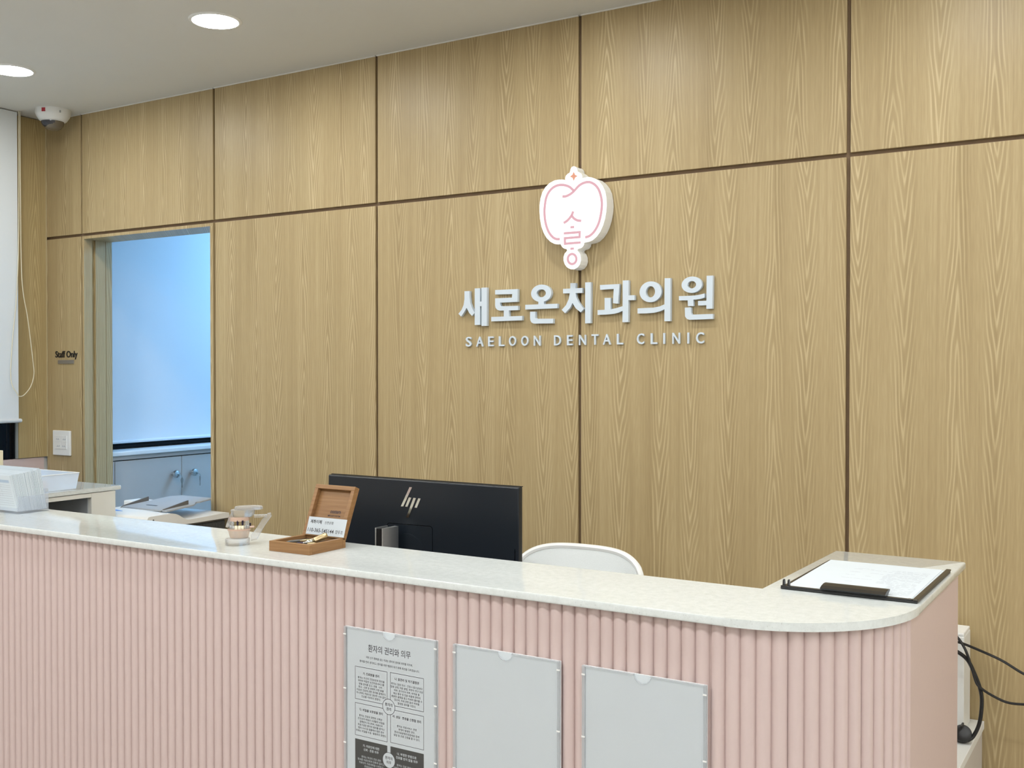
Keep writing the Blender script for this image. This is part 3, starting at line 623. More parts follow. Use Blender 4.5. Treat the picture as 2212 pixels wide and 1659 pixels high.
while True:                 # rightwards and around the corner
    if i % 5 == 0: s += 0.0009
    sm = s+SW/2
    if sm <= AX: flute(sm, YF, 0)
    else:
        th = (sm-AX)/RB
        if th > PI/2-0.03: break
        flute(AX+RB*math.sin(th), AY-RB*math.cos(th), th)
    s += SW*RB/(RB+0.003) if sm > AX else SW; i += 1

# left wing under the counter, cream with an open shelf
t = thing('shelf_cabinet', 'cream cabinet with dark open shelf under the left wing of the counter', 'cabinet', (-3.4, -0.61, 0))
ob('end_stile', bx(-2.968, -2.951, -0.466, -0.3745, 0, ZB-0.002), 'cream', t)
ob('top_rail', bx(-2.968, -2.951, -0.8745, -0.4665, 1.0515, ZB-0.002), 'cream', t)
ob('lower_panel', bx(-2.968, -2.951, -0.8745, -0.4665, 0, 0.80), 'cream', t)
ob('shelf_board', bx(-3.40, -2.9685, -0.8745, -0.3895, 0.78, 0.80), 'innerdark', t)
ob('shelf_back', bx(-3.42, -3.401, -0.8745, -0.3895, 0, ZB-0.002), 'innerdark', t)
ob('inner_side', bx(-3.40, -2.9685, -0.468, -0.452, 0.8005, ZB-0.002), 'greyplastic', t)
ob('end_panel', bx(-3.845, -2.969, -0.389, -0.3745, 0, ZB-0.002), 'cream', t)

# worktop inside the desk
t = thing('work_table', 'low white work table behind the reception counter, hidden by the counter', 'table', (-1.8, -0.62, 0))
ob('table_top', bx(-2.93, -0.60, -0.867, -0.45, 0.72, 0.744), 'whitesoft', t)
for xx in (-2.92, -1.78, -0.63): ob('leg_panel', bx(xx, xx+0.02, -0.866, -0.46, 0, 0.72), 'whitesoft', t)

# ================================================================== MONITOR
YM = -0.583
t = thing('computer_monitor', 'black computer monitor seen from behind above the counter', 'monitor', (-1.554, -0.575, 0.744))
bm = B(); box(bm, -1.842, -1.2665, YM, YM+0.018, 0.872, 1.1925, bev=0.003); ob('back_shell', bm, 'monback', t)
ob('screen', bx(-1.838, -1.2705, YM+0.0181, YM+0.0195, 0.876, 1.1885), 'blackglass', t)
ob('bezel_edge', bx(-1.8425, -1.266, YM+0.0125, YM+0.0185, 1.1922, 1.1940), 'blackplastic', t)
ob('side_port_strip', bx(-1.2775, -1.2755, YM-0.0004, YM+0.001, 0.95, 1.050), 'blackglass', t)
# maker's emblem: four slanted bars and a tail
bars = [[(-1.5789, 1.1754), (-1.5711, 1.1755), (-1.5980, 1.1268), (-1.6059, 1.1264)], [(-1.581, 1.1501), (-1.5733, 1.15), (-1.5853, 1.1264), (-1.5924, 1.1267)],
        [(-1.5669, 1.1499), (-1.5592, 1.1498), (-1.5818, 1.1006), (-1.5896, 1.1003)], [(-1.5523, 1.1497), (-1.5449, 1.1496), (-1.5565, 1.1261), (-1.5639, 1.1261)]]
for q in bars: ob('emblem_bar', prism(B(), q, YM-0.0012, YM+0.0004), 'chrome', t)
# rounded recess outline and mount disc
rr = arc(-1.642, 1.075, 0.0075, PI, PI/2, 5) + arc(-1.518, 1.0765, 0.0075, PI/2, 0, 5)
ob('recess_line', ribbon(B(), [(-1.6495, 0.93)] + rr + [(-1.5105, 0.93)], 0.0014, YM-0.0003, YM+0.0005, 0), 'blackglass', t)
bm = B(); lathe(bm, [(0.056, -0.0015), (0.056, 0.0005)], (-1.588, YM, 1.005), 40, 'y'); ob('mount_disc', bm, 'monback', t)
ob('mount_arm', bx(-1.606, -1.566, -0.628, YM, 0.985, 1.022, bev=0.003), 'blackplastic', t)
# stand column: black core between two aluminium cheeks
st_ = [(-1.6335, -0.650), (-1.6320, -0.652), (-1.6300, -0.650), (-1.6295, -0.606), (-1.6325, -0.604)]
ob('stand_cheek', prism(B(), st_, 0.76, 1.0800, 'z'), 'silver', t)
ob('stand_core', bx(-1.6297, -1.6125, -0.6490, -0.606, 0.76, 1.0775), 'blackplastic', t)
pts = [(-1.6125, -0.6505), (-1.6102, -0.6520)] + [(-1.6095+0.0088*math.sin(k/8*PI*0.5), -0.6505+0.050*k/8) for k in range(9)] + [(-1.6125, -0.600)]
ob('stand_cheek', prism(B(), pts, 0.76, 1.0800, 'z'), 'silver', t)
ob('stand_base', bx(-1.73, -1.50, -0.72, -0.52, 0.744, 0.760, bev=0.006), 'silver', t)

# ================================================================== CHAIR
t = thing('shell_chair', 'white rounded back office chair behind the counter, right of monitor', 'chair', (-1.285, -0.35, 0))
def shell(yoff, grow, rim):
    bm = B(); nu, nv = 28, 16; W0, H0, H1 = 0.197, 0.60, 1.000
    rows = []
    for j in range(nv+1):
        v = j/nv; row = []
        for i in range(nu+1):
            u = -1+2*i/nu
            # superellipse outline: map the square to a rounded shield
            au, av = u, 2*v-1
            k = (abs(au)**4+abs(av)**4)**0.25
            m = max(abs(au), abs(av), 1e-6); f = (m/k) if k > 1e-6 else 1
            x = au*f*(W0+grow)*(0.90+0.10*v); z = (H0+H1)/2+av*f*((H1-H0)/2+grow)
            zz = z-0.010*max(0, x)/0.2*0.0
            y = -0.215+yoff-0.16*(x*x)/(W0*W0)*0.38-0.05*(1-v)
            row.append(bm.verts.new((-1.285+x, y, zz)))
        rows.append(row)
    for j in range(nv):
        for i in range(nu):
            bm.faces.new((rows[j][i], rows[j][i+1], rows[j+1][i+1], rows[j+1][i]))
    outline = [v.co.copy() for v in rows[0]] + [r[-1].co.copy() for r in rows[1:]] + [v.co.copy() for v in reversed(rows[-1][:-1])] + [r[0].co.copy() for r in reversed(rows[1:-1])]
    return bm, outline
bm, outl = shell(0, 0, 0)
r = bmesh.ops.extrude_face_region(bm, geom=bm.faces[:]); bmesh.ops.translate(bm, vec=(0, 0.012, 0), verts=[g for g in r['geom'] if isinstance(g, bmesh.types.BMVert)])
ob('backrest', bm, 'meshwhite', t, smooth=True)
ol = [p+Vector((0, 0.006, 0)) for p in outl] + [outl[0]+Vector((0, 0.006, 0))]
ob('backrest_rim', tube(B(), ol, 0.0085, 8, 0), 'white', t, smooth=True)
bm = B(); box(bm, -1.47, -1.10, -0.445, -0.255, 0.44, 0.50, bev=0.02, seg=3); ob('seat', bm, 'meshwhite', t, smooth=True)
ob('back_bracket', bx(-1.31, -1.26, -0.28, -0.248, 0.46, 0.70, bev=0.004), 'white', t)
bm = B(); lathe(bm, [(0.03, 0.06), (0.025, 0.25), (0.018, 0.26), (0.018, 0.44)], (-1.285, -0.35, 0), 16); ob('gas_column', bm, 'chrome', t, smooth=True)
for k in range(5):
    a = 2*PI*k/5+0.3; dx, dy = math.cos(a), math.sin(a); R_ = 0.19
    l = ob('base_leg', tube(B(), [(-1.285, -0.35, 0.085), (-1.285+dx*R_, -0.35+dy*R_, 0.06)], 0.014, 8, 0), 'white', t)
    bm = B(); lathe(bm, [(0.024, -0.012), (0.024, 0.012)], (-1.285+dx*R_, -0.35+dy*R_, 0.0245), 14, 'x'); ob('caster', bm, 'blackplastic', l)

# ================================================================== PRINTER
t = thing('office_printer', 'white multifunction printer with grey sheet feeder below the doorway', 'printer', (-3.03, -0.2, 0.72))
PX0, PX1 = -3.27, -2.80
ob('body', bx(PX0+0.008, PX1-0.012, -0.355, -0.024, 0.72, 0.939, bev=0.006), 'vent', t)
ob('lid_seam', bx(PX0+0.004, PX1-0.006, -0.362, -0.020, 0.939, 0.9445), 'darkgrey', t)
prof = [(-0.352, 0.9445)] + [(-0.366, 0.948), (-0.370, 0.956), (-0.370, 0.978), (-0.366, 0.9845), (-0.358, 0.9865)] + [(-0.320, 0.9872), (-0.285, 0.9880), (-0.269, 0.9870), (-0.254, 0.9840), (-0.242, 0.9790), (-0.232, 0.9730), (-0.222, 0.9665), (-0.212, 0.9615), (-0.200, 0.9590), (-0.185, 0.9588)] + [(-0.100, 0.9610), (-0.030, 0.9640), (-0.019, 0.9620), (-0.018, 0.9490), (-0.024, 0.9445)]
bm = B(); prism(bm, prof, PX0, PX1, 'x'); ob('lid', bm, 'printer', t, smooth=True, auto=30)
ob('hinge_cover', bx(PX0+0.01, -3.07, -0.10, -0.03, 0.962, 0.984, bev=0.004), 'printer', t)
# sloping feed tray
bm = B(); pl = [(-3.06, -0.262), (-2.835, -0.262), (-2.835, -0.150), (-2.842, -0.135), (-2.858, -0.120), (-2.868, -0.108), (-2.862, -0.095), (-2.868, -0.040), (-2.880, -0.028), (-3.03, -0.028), (-3.06, -0.060)]
prism(bm, pl, 0.0, 0.0055, 'z', bev=0.0015); 
for v in bm.verts: v.co.z += 0.9875+0.0165*max(0, (v.co.y+0.262)/0.23)
ob('feed_tray', bm, 'greyplastic', t)
for (x0, nm) in ((-2.862, 'paper_guide'), (-3.065, 'paper_guide')):
    ob(nm, prism(B(), [(-0.268, 0.9885), (-0.150, 0.9960), (-0.150, 1.0150), (-0.162, 1.0130), (-0.255, 0.9955)], x0, x0+0.005, 'x'), 'darkgrey', t)
ob('tray_slot', bx(-2.995, -2.945, -0.215, -0.205, 0.9960, 0.9972), 'blackplastic', t)
ob('blue_sticker', prism(B(), [(-3.06, -0.300), (-2.990, -0.316), (-3.06, -0.337)], 0.9870, 0.9884, 'z'), 'bluelabel', t)
bm = B(); box(bm, PX1-0.0005, PX1+0.0008, -0.352, -0.340, 0.9655, 0.9670)
bm2 = bm; lathe(bm2, [(0.0032, -0.0003), (0.0032, 0.0009)], (PX1, -0.346, 0.9735), 10, 'x'); box(bm2, PX1-0.0005, PX1+0.0009, -0.349, -0.343, 0.9698, 0.9735)
ob('lock_mark', bm2, 'darkgrey', t)
t = thing('printer_stand', 'plain white stand under the printer, hidden behind the counter', 'stand', (-3.03, -0.19, 0))
ob('top_board', bx(-3.30, -2.79, -0.352, -0.012, 0.70, 0.7195), 'whitesoft', t)
for xx in (-3.30, -2.81): ob('side_board', bx(xx, xx+0.02, -0.350, -0.014, 0, 0.70), 'whitesoft', t)

# ================================================================== THINGS ON THE COUNTER
# stack of forms in a clear tray
t = thing('form_tray', 'clear plastic tray holding the upright form stack on the counter', 'tray', (-2.69, -0.915, ZT))
ob('tray_base', bx(-2.80, -2.583, -0.963, -0.872, ZT, ZT+0.006, bev=0.001), 'tray', t)
ob('tray_side', bx(-2.5865, -2.5835, -0.961, -0.874, ZT+0.006, ZT+0.046), 'tray', t)
ob('tray_front', bx(-2.80, -2.5868, -0.963, -0.9605, ZT+0.006, ZT+0.016), 'tray', t)
ob('tray_back', bx(-2.80, -2.5868, -0.8745, -0.872, ZT+0.006, ZT+0.060), 'tray', t)
bm = B(); n = 62
for k in range(n):
    f = k/(n-1); yb = -0.9595+0.0840*f; lean = -0.0245+0.0065*f
    dx = random.uniform(-0.0012, 0.0012); dz = random.uniform(-0.001, 0.001) + (0.004 if k > 40 and random.random() < 0.25 else 0)
    top_ = ZT+0.104+0.009*f+dz; th = 0.00102
    vs = []
    for (xx, zz) in ((-2.798, ZT+0.0065), (-2.590+dx, ZT+0.0065), (-2.590+dx-0.0015, top_), (-2.798, top_)):
        ly = yb+lean*(zz-ZT)/0.11; vs.append((xx, ly, zz))
    a = [bm.verts.new(p) for p in vs]; b = [bm.verts.new((p[0], p[1]+th, p[2])) for p in vs]
    bm.faces.new(a); bm.faces.new(b)
    for q in range(4): bm.faces.new((a[q], a[(q+1) % 4], b[(q+1) % 4], b[q]))
st = ob('form_stack', bm, 'paper', origin=(-2.69, -0.92, ZT+0.0065))
tag(st, 'thick stack of white printed forms standing upright at the left end of the counter', 'forms', kind='stuff')
bm = B()
def fm_(u, v): return (u, -0.9600-0.0245*(v-ZT)/0.11, v)
def fline(bm, u0, u1, v0, v1):
    bm.faces.new([bm.verts.new(fm_(*p)) for p in ((u0, v0), (u1, v0), (u1, v1), (u0, v1))])
fline(bm, -2.79, -2.600, ZT+0.0835, ZT+0.091)
o_ = ob('form_header_band', bm, 'inkblue', st)
bm = B()
for k, zz in enumerate((0.0765, 0.071, 0.0645, 0.0585, 0.053, 0.047, 0.0405, 0.034, 0.028, 0.022)):
    fline(bm, -2.79, -2.600+0.0005*k, ZT+zz, ZT+zz+0.0006)
for zz in (0.0735, 0.061, 0.05): fline(bm, -2.640, -2.6392, ZT+zz-0.003, ZT+zz+0.003)
fline(bm, -2.79, -2.665, ZT+0.0955, ZT+0.0975)
ob('form_rules', bm, 'inkgrey', st)

# translucent bin on the left wing
t = thing('plastic_bin', 'translucent white plastic bin on the left wing of the counter', 'bin', (-3.09, -0.555, ZT))
def frustum(bm, lo, hi, z0, z1):
    a = [bm.verts.new((*p, z0)) for p in lo]; b = [bm.verts.new((*p, z1)) for p in hi]
    for q in range(4): bm.faces.new((a[q], a[(q+1) % 4], b[(q+1) % 4], b[q]))
    return a, b
lo = [(-3.20, -0.617), (-2.986, -0.617), (-2.986, -0.497), (-3.20, -0.497)]
hi = [(-3.208, -0.628), (-2.976, -0.628), (-2.976, -0.492), (-3.208, -0.492)]
bm = B(); a, b = frustum(bm, lo, hi, ZT+0.0005, ZT+0.052); bm.faces.new(a); ob('basin', bm, 'frost', t)
bm = B()
for q in range(4):
    p0, p1 = hi[q], hi[(q+1) % 4]; tube(bm, [(*p0, ZT+0.052), (*p1, ZT+0.052)], 0.0013, 6, 0)
ob('rim', bm, 'white', t)
bm = B(); lathe(bm, [(0.014, 0), (0.017, 0.006), (0.015, 0.022), (0.010, 0.028)], (-3.012, -0.600, ZT+0.0025), 14)
tag(ob('small_pouch', bm, 'gum', smooth=True, origin=(-3.012, -0.600, ZT+0.0025)), 'small peach coloured item showing through the translucent bin', 'item')

# pale holder at the picture edge
t = thing('pen_holder', 'pale beige flared holder on a block at the left picture edge', 'holder', (-3.215, -0.66, ZT))
ob('block', bx(-3.262, -3.1835, -0.70, -0.62, ZT, 1.2035, bev=0.002), 'beige', t)
bm = B(); lathe(bm, [(0.026, 1.2035), (0.026, 1.215), (0.030, 1.235), (0.0375, 1.256), (0.0385, 1.262), (0.034, 1.262)], (-3.2225, -0.655, 0), 24); ob('flared_cup', bm, 'beige', t, smooth=True)

# ------------------------------------------------------------------ dental model (turned to face the camera)
t = thing('dental_model', 'clear acrylic teeth and implant demonstration model on the counter', 'model', (-1.727, -1.005, ZT), math.radians(46))
def zl_(X, Y): return ((X-600)/15800.0, (1490-Y)/15800.0)
L_ = dict(local=True)
bm = B(); lathe(bm, [(0.0255, 0.0), (0.0262, 0.001), (0.0262, 0.0135), (0.0252, 0.0145)], (-0.0015, 0.0, 0.0), 32, sy=0.8); ob('base_puck', bm, 'clear', t, smooth=True, **L_)
def arch(bm, ro, ri, z0, z1, cx=0.002, a0=PI*1.0, a1=PI*2.0, ztop=None, n=18, sx=1.0, sb=1.0):
    R4 = []
    for i in range(n+1):
        a = a0+(a1-a0)*i/n; c, s_ = math.cos(a), math.sin(a)
        R4.append([bm.verts.new((cx+r*c*sx, r*s_*0.95+0.008, z)) for r, z in ((ro*sb, z0), (ro, z1), (ri, z1), (ri*sb, z0))])
    for i in range(n):
        for q in range(4): bm.faces.new((R4[i][q], R4[i][(q+1) % 4], R4[i+1][(q+1) % 4], R4[i+1][q]))
    bm.faces.new(R4[0]); bm.faces.new(R4[-1]); return bm
ob('lower_gum', arch(B(), 0.0245, 0.0130, 0.0155, 0.0335, sb=0.80), 'clearpink', t, smooth=True, **L_)
ob('gum_band', arch(B(), 0.0249, 0.0126, 0.0318, 0.0352), 'gum', t, smooth=True, **L_)
for k, a in enumerate((188, 206, 226, 250, 272, 292, 314, 334, 352)):
    a_ = math.radians(a); cx, cy = 0.002+0.0188*math.cos(a_), 0.008+0.0188*0.95*math.sin(a_)
    bm = B(); lathe(bm, [(0.0026, 0.0330), (0.0036, 0.0360), (0.0038, 0.0405), (0.0028, 0.0430)], (cx, cy, 0), 10)
    ob('lower_tooth', bm, 'tooth' if k in (3, 4, 5) else 'clear', t, smooth=True, **L_)
ob('upper_gum', arch(B(), 0.0225, 0.0120, 0.0525, 0.0605), 'gum', t, smooth=True, **L_)
for a in (255, 285): 
    a_ = math.radians(a); cx, cy = 0.004+0.0205*math.cos(a_), 0.008+0.0195*math.sin(a_)
    bm = B(); lathe(bm, [(0.0016, 0.0440), (0.0022, 0.0455), (0.0025, 0.0525), (0.0025, 0.0545)], (cx, cy, 0), 12); ob('implant_post', bm, 'dark', t, smooth=True, **L_)
bm = B(); lathe(bm, [(0.0012, 0.0395), (0.0018, 0.041), (0.0020, 0.0465)], (0.0255, 0.004, 0), 10); ob('implant_post', bm, 'dark', t, smooth=True, **L_)
bm = B(); box(bm, 0.0235, 0.0345, 0.0, 0.010, 0.0362, 0.0400, bev=0.0015); ob('gum_band', bm, 'gum', t, **L_)
for k, a in enumerate((200, 222, 318, 340)):
    a_ = math.radians(a); cx, cy = 0.002+0.0188*math.cos(a_), 0.008+0.0188*0.95*math.sin(a_)
    bm = B(); lathe(bm, [(0.0024, 0.0440), (0.0036, 0.0465), (0.0036, 0.0510), (0.0026, 0.0530)], (cx, cy, 0), 10); ob('upper_tooth', bm, 'clear', t, smooth=True, **L_)
bm = B(); lathe(bm, [(0.0195, 0.0600), (0.0240, 0.0640), (0.0262, 0.0740), (0.0258, 0.0760)], (0.010, 0.008, 0), 28, sy=0.75); ob('upper_block', bm, 'clear', t, smooth=True, **L_)
bm = B(); lathe(bm, [(0.0300, 0.0760), (0.0305, 0.0775), (0.0300, 0.0815), (0.0285, 0.0830)], (0.0225, 0.008, 0), 28, sy=0.6); ob('top_plate', bm, 'clear', t, smooth=True, **L_)
bm = B(); prism(bm, [(-0.0265, 0.0400), (-0.0215, 0.0385), (-0.0100, 0.0540), (-0.0115, 0.0720), (-0.0130, 0.0730), (-0.0190, 0.0620)], -0.004, 0.010, 'y', bev=0.001); ob('front_brace', bm, 'clear', t, **L_)
bm = B(); prism(bm, [(0.0275, 0.0070), (0.0400, 0.0095), (0.0565, 0.0395), (0.0715, 0.0600), (0.0700, 0.0670), (0.0630, 0.0660), (0.0510, 0.0520), (0.0380, 0.0320), (0.0270, 0.0180)], 0.002, 0.013, 'y', bev=0.0014); ob('rear_arm', bm, 'clear', t, **L_)
bm = B(); tube(bm, [(0.034, 0.0075, 0.0605), (0.062, 0.0075, 0.0610)], 0.0036, 12, 0); ob('hinge_rod', bm, 'clear', t, smooth=True, **L_)

# ------------------------------------------------------------------ wooden implant case
t = thing('wooden_case', 'open square brown wooden case with tilted lid on the counter', 'box', (-1.558, -0.968, ZT))
CX0, CX1, CY0, CY1 = -1.6155, -1.5020, -1.0245, -0.9110; ZC = ZT+0.0212
for a in ((CX0, CX1, CY0, CY0+0.009), (CX0, CX1, CY1-0.009, CY1), (CX0, CX0+0.009, CY0+0.0091, CY1-0.0091), (CX1-0.009, CX1, CY0+0.0091, CY1-0.0091)):
    ob('wall_board', bx(*a, ZT, ZC, bev=0.0007), 'boxwood', t)
ob('floor_board', bx(CX0+0.009, CX1-0.009, CY0+0.009, CY1-0.009, ZT+0.001, ZT+0.005), 'boxwood', t)
ob('tool_insert', bx(CX0+0.0095, CX1-0.0095, CY0+0.0095, CY1-0.0095, ZT+0.005, ZT+0.0145), 'insert', t)
LM = Matrix.Translation((0, CY1+0.001, ZC-0.006)) @ Matrix.Rotation(math.radians(-23.0), 4, 'X')   # lid: u along x, v up the lid, w towards the front
def lid(u0, u1, v0, v1, w0, w1, m, nm, bev=0.0007, parent=None):
    bm = box(B(), u0, u1, -w1, -w0, v0, v1, bev=bev) if bev else box(B(), u0, u1, -w1, -w0, v0, v1)
    bmesh.ops.transform(bm, matrix=LM, verts=bm.verts[:]); return ob(nm, bm, m, parent or t)
LH = 0.1165
lid(CX0, CX1, 0, LH, 0.0, 0.004, 'boxwood', 'lid_panel')
lid(CX0, CX1, LH-0.0095, LH, 0.004, 0.0150, 'boxwood', 'lid_rim'); lid(CX0, CX1, 0, 0.0095, 0.004, 0.0150, 'boxwood', 'lid_rim')
lid(CX0, CX0+0.0095, 0.0096, LH-0.0096, 0.004, 0.0150, 'boxwood', 'lid_rim'); lid(CX1-0.0095, CX1, 0.0096, LH-0.0096, 0.004, 0.0150, 'boxwood', 'lid_rim')
def lidtext(u, v, w_): return tuple(LM @ Vector((u, -0.0043, v)))
bm = B(); put_text(bm, 'osstem', lidtext, box4=(-1.5625, -1.5330, 0.0555, 0.0630), bold=0.02); put_text(bm, 'IMPLANT SYSTEM', lidtext, box4=(-1.5670, -1.5320, 0.0480, 0.0517), bold=0.014)
ob('burnt_lettering', bm, 'ink', t)
lid(CX0+0.006, CX0+0.010, -0.004, 0.003, 0.0, 0.006, 'brass', 'hinge', 0); lid(CX1-0.010, CX1-0.006, -0.004, 0.003, 0.0, 0.006, 'brass', 'hinge', 0)
# bank transfer card standing in a clear pocket against the lid
KM = Matrix.Translation((0, -0.9235, ZC+0.0015)) @ Matrix.Rotation(math.radians(-18.0), 4, 'X')
t = thing('payment_card', 'white bank transfer card in a clear pocket inside the open wooden case', 'card', (-1.555, -0.92, ZC))
def card(u0, u1, v0, v1, w0, w1, m, nm):
    bm = box(B(), u0, u1, -w1, -w0, v0, v1); bmesh.ops.transform(bm, matrix=KM, verts=bm.verts[:]); return ob(nm, bm, m, t)
card(-1.6050, -1.4970, 0.0010, 0.0395, 0.0, 0.0006, 'paper', 'card_sheet')
card(-1.6075, -1.4940, -0.0015, 0.0440, 0.0014, 0.0018, 'cover', 'clear_pocket')
def ctext(u, v, w_): return tuple(KM @ Vector((u, -0.0009, v)))
bm = B()
put_text(bm, '계좌이체', ctext, box4=(-1.5985, -1.5660, 0.0250, 0.0335), bold=0.012); put_text(bm, '신한은행', ctext, box4=(-1.5570, -1.5330, 0.0258, 0.0322))
put_text(bm, '110-365-545144', ctext, box4=(-1.6010, -1.5275, 0.0068, 0.0150), bold=0.008); put_text(bm, '장우조', ctext, box4=(-1.5230, -1.5015, 0.0068, 0.0150))
ob('card_lettering', bm, 'ink', t)
# tools lying in the case
zt_ = ZT+0.0147
def rod(nm, lab, p, q, prof, m, grp='implant tools inside the wooden case'):
    p = Vector(p); q = Vector(q); d = (q-p); Lh = d.length; d.normalize()
    bm = B(); lathe(bm, [(r, h*Lh) for r, h in prof], n=12)
    bmesh.ops.transform(bm, matrix=Matrix.Translation(p) @ d.to_track_quat('Z', 'Y').to_matrix().to_4x4(), verts=bm.verts[:])
    tag(ob(nm, bm, m, smooth=True, origin=tuple(p)), lab, 'tool', grp)
rod('bronze_driver', 'ribbed bronze driver handle lying raised in the wooden case', (-1.5330, -0.978, zt_+0.006), (-1.5200, -0.951, zt_+0.017), [(0.003, 0), (0.0062, 0.05), (0.0066, 0.3), (0.0062, 0.35), (0.0068, 0.6), (0.0064, 0.65), (0.0068, 0.9), (0.0045, 1.0)], 'brass')
rod('steel_driver', 'shiny steel driver tip in front of the bronze handle in the case', (-1.5440, -0.998, zt_+0.004), (-1.5330, -0.978, zt_+0.006), [(0.0016, 0), (0.0022, 0.2), (0.0045, 0.5), (0.0045, 0.9), (0.003, 1)], 'steel')
rod('implant_screw', 'dark implant screw nearest the front board of the wooden case', (-1.5560, -1.004, zt_+0.003), (-1.5395, -0.990, zt_+0.003), [(0.0014, 0), (0.0028, 0.1), (0.0028, 0.6), (0.0018, 0.7), (0.0018, 1)], 'dark')
rod('drill_bit', 'long dark grey drill bit at the left of the wooden case', (-1.5880, -1.003, zt_+0.003), (-1.5720, -0.965, zt_+0.003), [(0.0008, 0), (0.0026, 0.2), (0.0028, 0.7), (0.0018, 1)], 'darkgrey')
rod('gold_pin', 'thin gold pin beside the drill bit in the wooden case', (-1.5740, -0.975, zt_+0.003), (-1.5560, -0.940, zt_+0.004), [(0.0010, 0), (0.0016, 0.3), (0.0010, 0.5), (0.0020, 0.8), (0.0012, 1)], 'brass')
rod('abutment_post', 'short bronze post beside the steel driver tip in the case', (-1.5310, -0.999, zt_+0.003), (-1.5225, -0.982, zt_+0.003), [(0.0016, 0), (0.0026, 0.3), (0.0026, 0.7), (0.0014, 1)], 'brass')

# ------------------------------------------------------------------ clipboard
t = thing('clipboard', 'black clipboard lying on the right wing of the counter', 'clipboard', (-0.46, -0.69, ZT))
ob('board', bx(-0.574, -0.3465, -0.8415, -0.531, ZT+0.0003, ZT+0.0040, bev=0.0012), 'blackplastic', t)
ob('spine_rail', bx(-0.3545, -0.3455, -0.8410, -0.530, ZT+0.0040, ZT+0.0075, bev=0.0016), 'spine', t)
ob('near_rail', bx(-0.574, -0.3545, -0.8412, -0.833, ZT+0.0040, ZT+0.0062, bev=0.0008), 'blackplastic', t)
cb = ob('clip', prism(B(), [(-0.846, ZT+0.0075), (-0.833, ZT+0.0050), (-0.826, ZT+0.0070), (-0.812, ZT+0.0120), (-0.812, ZT+0.0142), (-0.824, ZT+0.0150), (-0.838, ZT+0.0135), (-0.848, ZT+0.0105)], -0.5035, -0.3960, 'x'), 'blackplastic', t)
ob('clip_foot', bx(-0.495, -0.404, -0.836, -0.812, ZT+0.0040, ZT+0.0095), 'blackplastic', t)
for xx in (-0.5715, -0.5630):
    ob('pen_hook', prism(B(), [(-0.838, ZT+0.004), (-0.830, ZT+0.004), (-0.829, ZT+0.010), (-0.832, ZT+0.0165), (-0.836, ZT+0.0150)], xx, xx+0.003, 'x'), 'blackplastic', t)
bm = B(); lathe(bm, [(0.0020, 0.0), (0.0020, 0.0008)], (-0.3595, -0.8372, ZT+0.0062), 10); ob('rivet', bm, 'chrome', t)
def sheet_quad(bm, q, z, th):
    a = [bm.verts.new((*p, z)) for p in q]; b = [bm.verts.new((*p, z+th)) for p in q]
    bm.faces.new(a); bm.faces.new(b)
    for k in range(4): bm.faces.new((a[k], a[(k+1) % 4], b[(k+1) % 4], b[k]))
for k, (q, lab) in enumerate((([(-0.562, -0.832), (-0.3555, -0.832), (-0.3555, -0.536), (-0.562, -0.536)], 'lower white form sheet under the top sheet on the clipboard'),
                             ([(-0.5650, -0.8325), (-0.3580, -0.830), (-0.3605, -0.534), (-0.5685, -0.5365)], 'top white printed form sheet on the black clipboard'))):
    bm = B(); sheet_quad(bm, q, ZT+0.0041+k*0.0007, 0.0006)
    o = ob('form_sheet', bm, 'paper', origin=(-0.46, -0.68, ZT+0.0041+k*0.0007)); tag(o, lab, 'paper', 'sheets on the clipboard')
bm = B(); random.seed(5)
zz = ZT+0.00545
def row(v, u0, u1, dens=1.0, h=0.0016):
    u = u0
    while u < u1:
        l = random.uniform(0.004, 0.016)
        if random.random() < dens:
            e = min(u+l, u1); bm.faces.new([bm.verts.new((a, b, zz)) for a, b in ((u, v), (e, v), (e, v+h), (u, v+h))])
        u += l+random.uniform(0.001, 0.004)
for k in range(12): row(-0.815+k*0.0065, -0.415, -0.367, 0.92)
for k in range(22): row(-0.735+k*0.0068, -0.44+0.0015*math.sin(k), -0.372, 0.72)
for k in (0, 3, 6, 9, 12): row(-0.735+k*0.0105, -0.505, -0.445, 0.6)
row(-0.640, -0.52, -0.49, 0.8); row(-0.60, -0.50, -0.47, 0.5)
ob('printed_rows', bm, 'inkfaint', o)

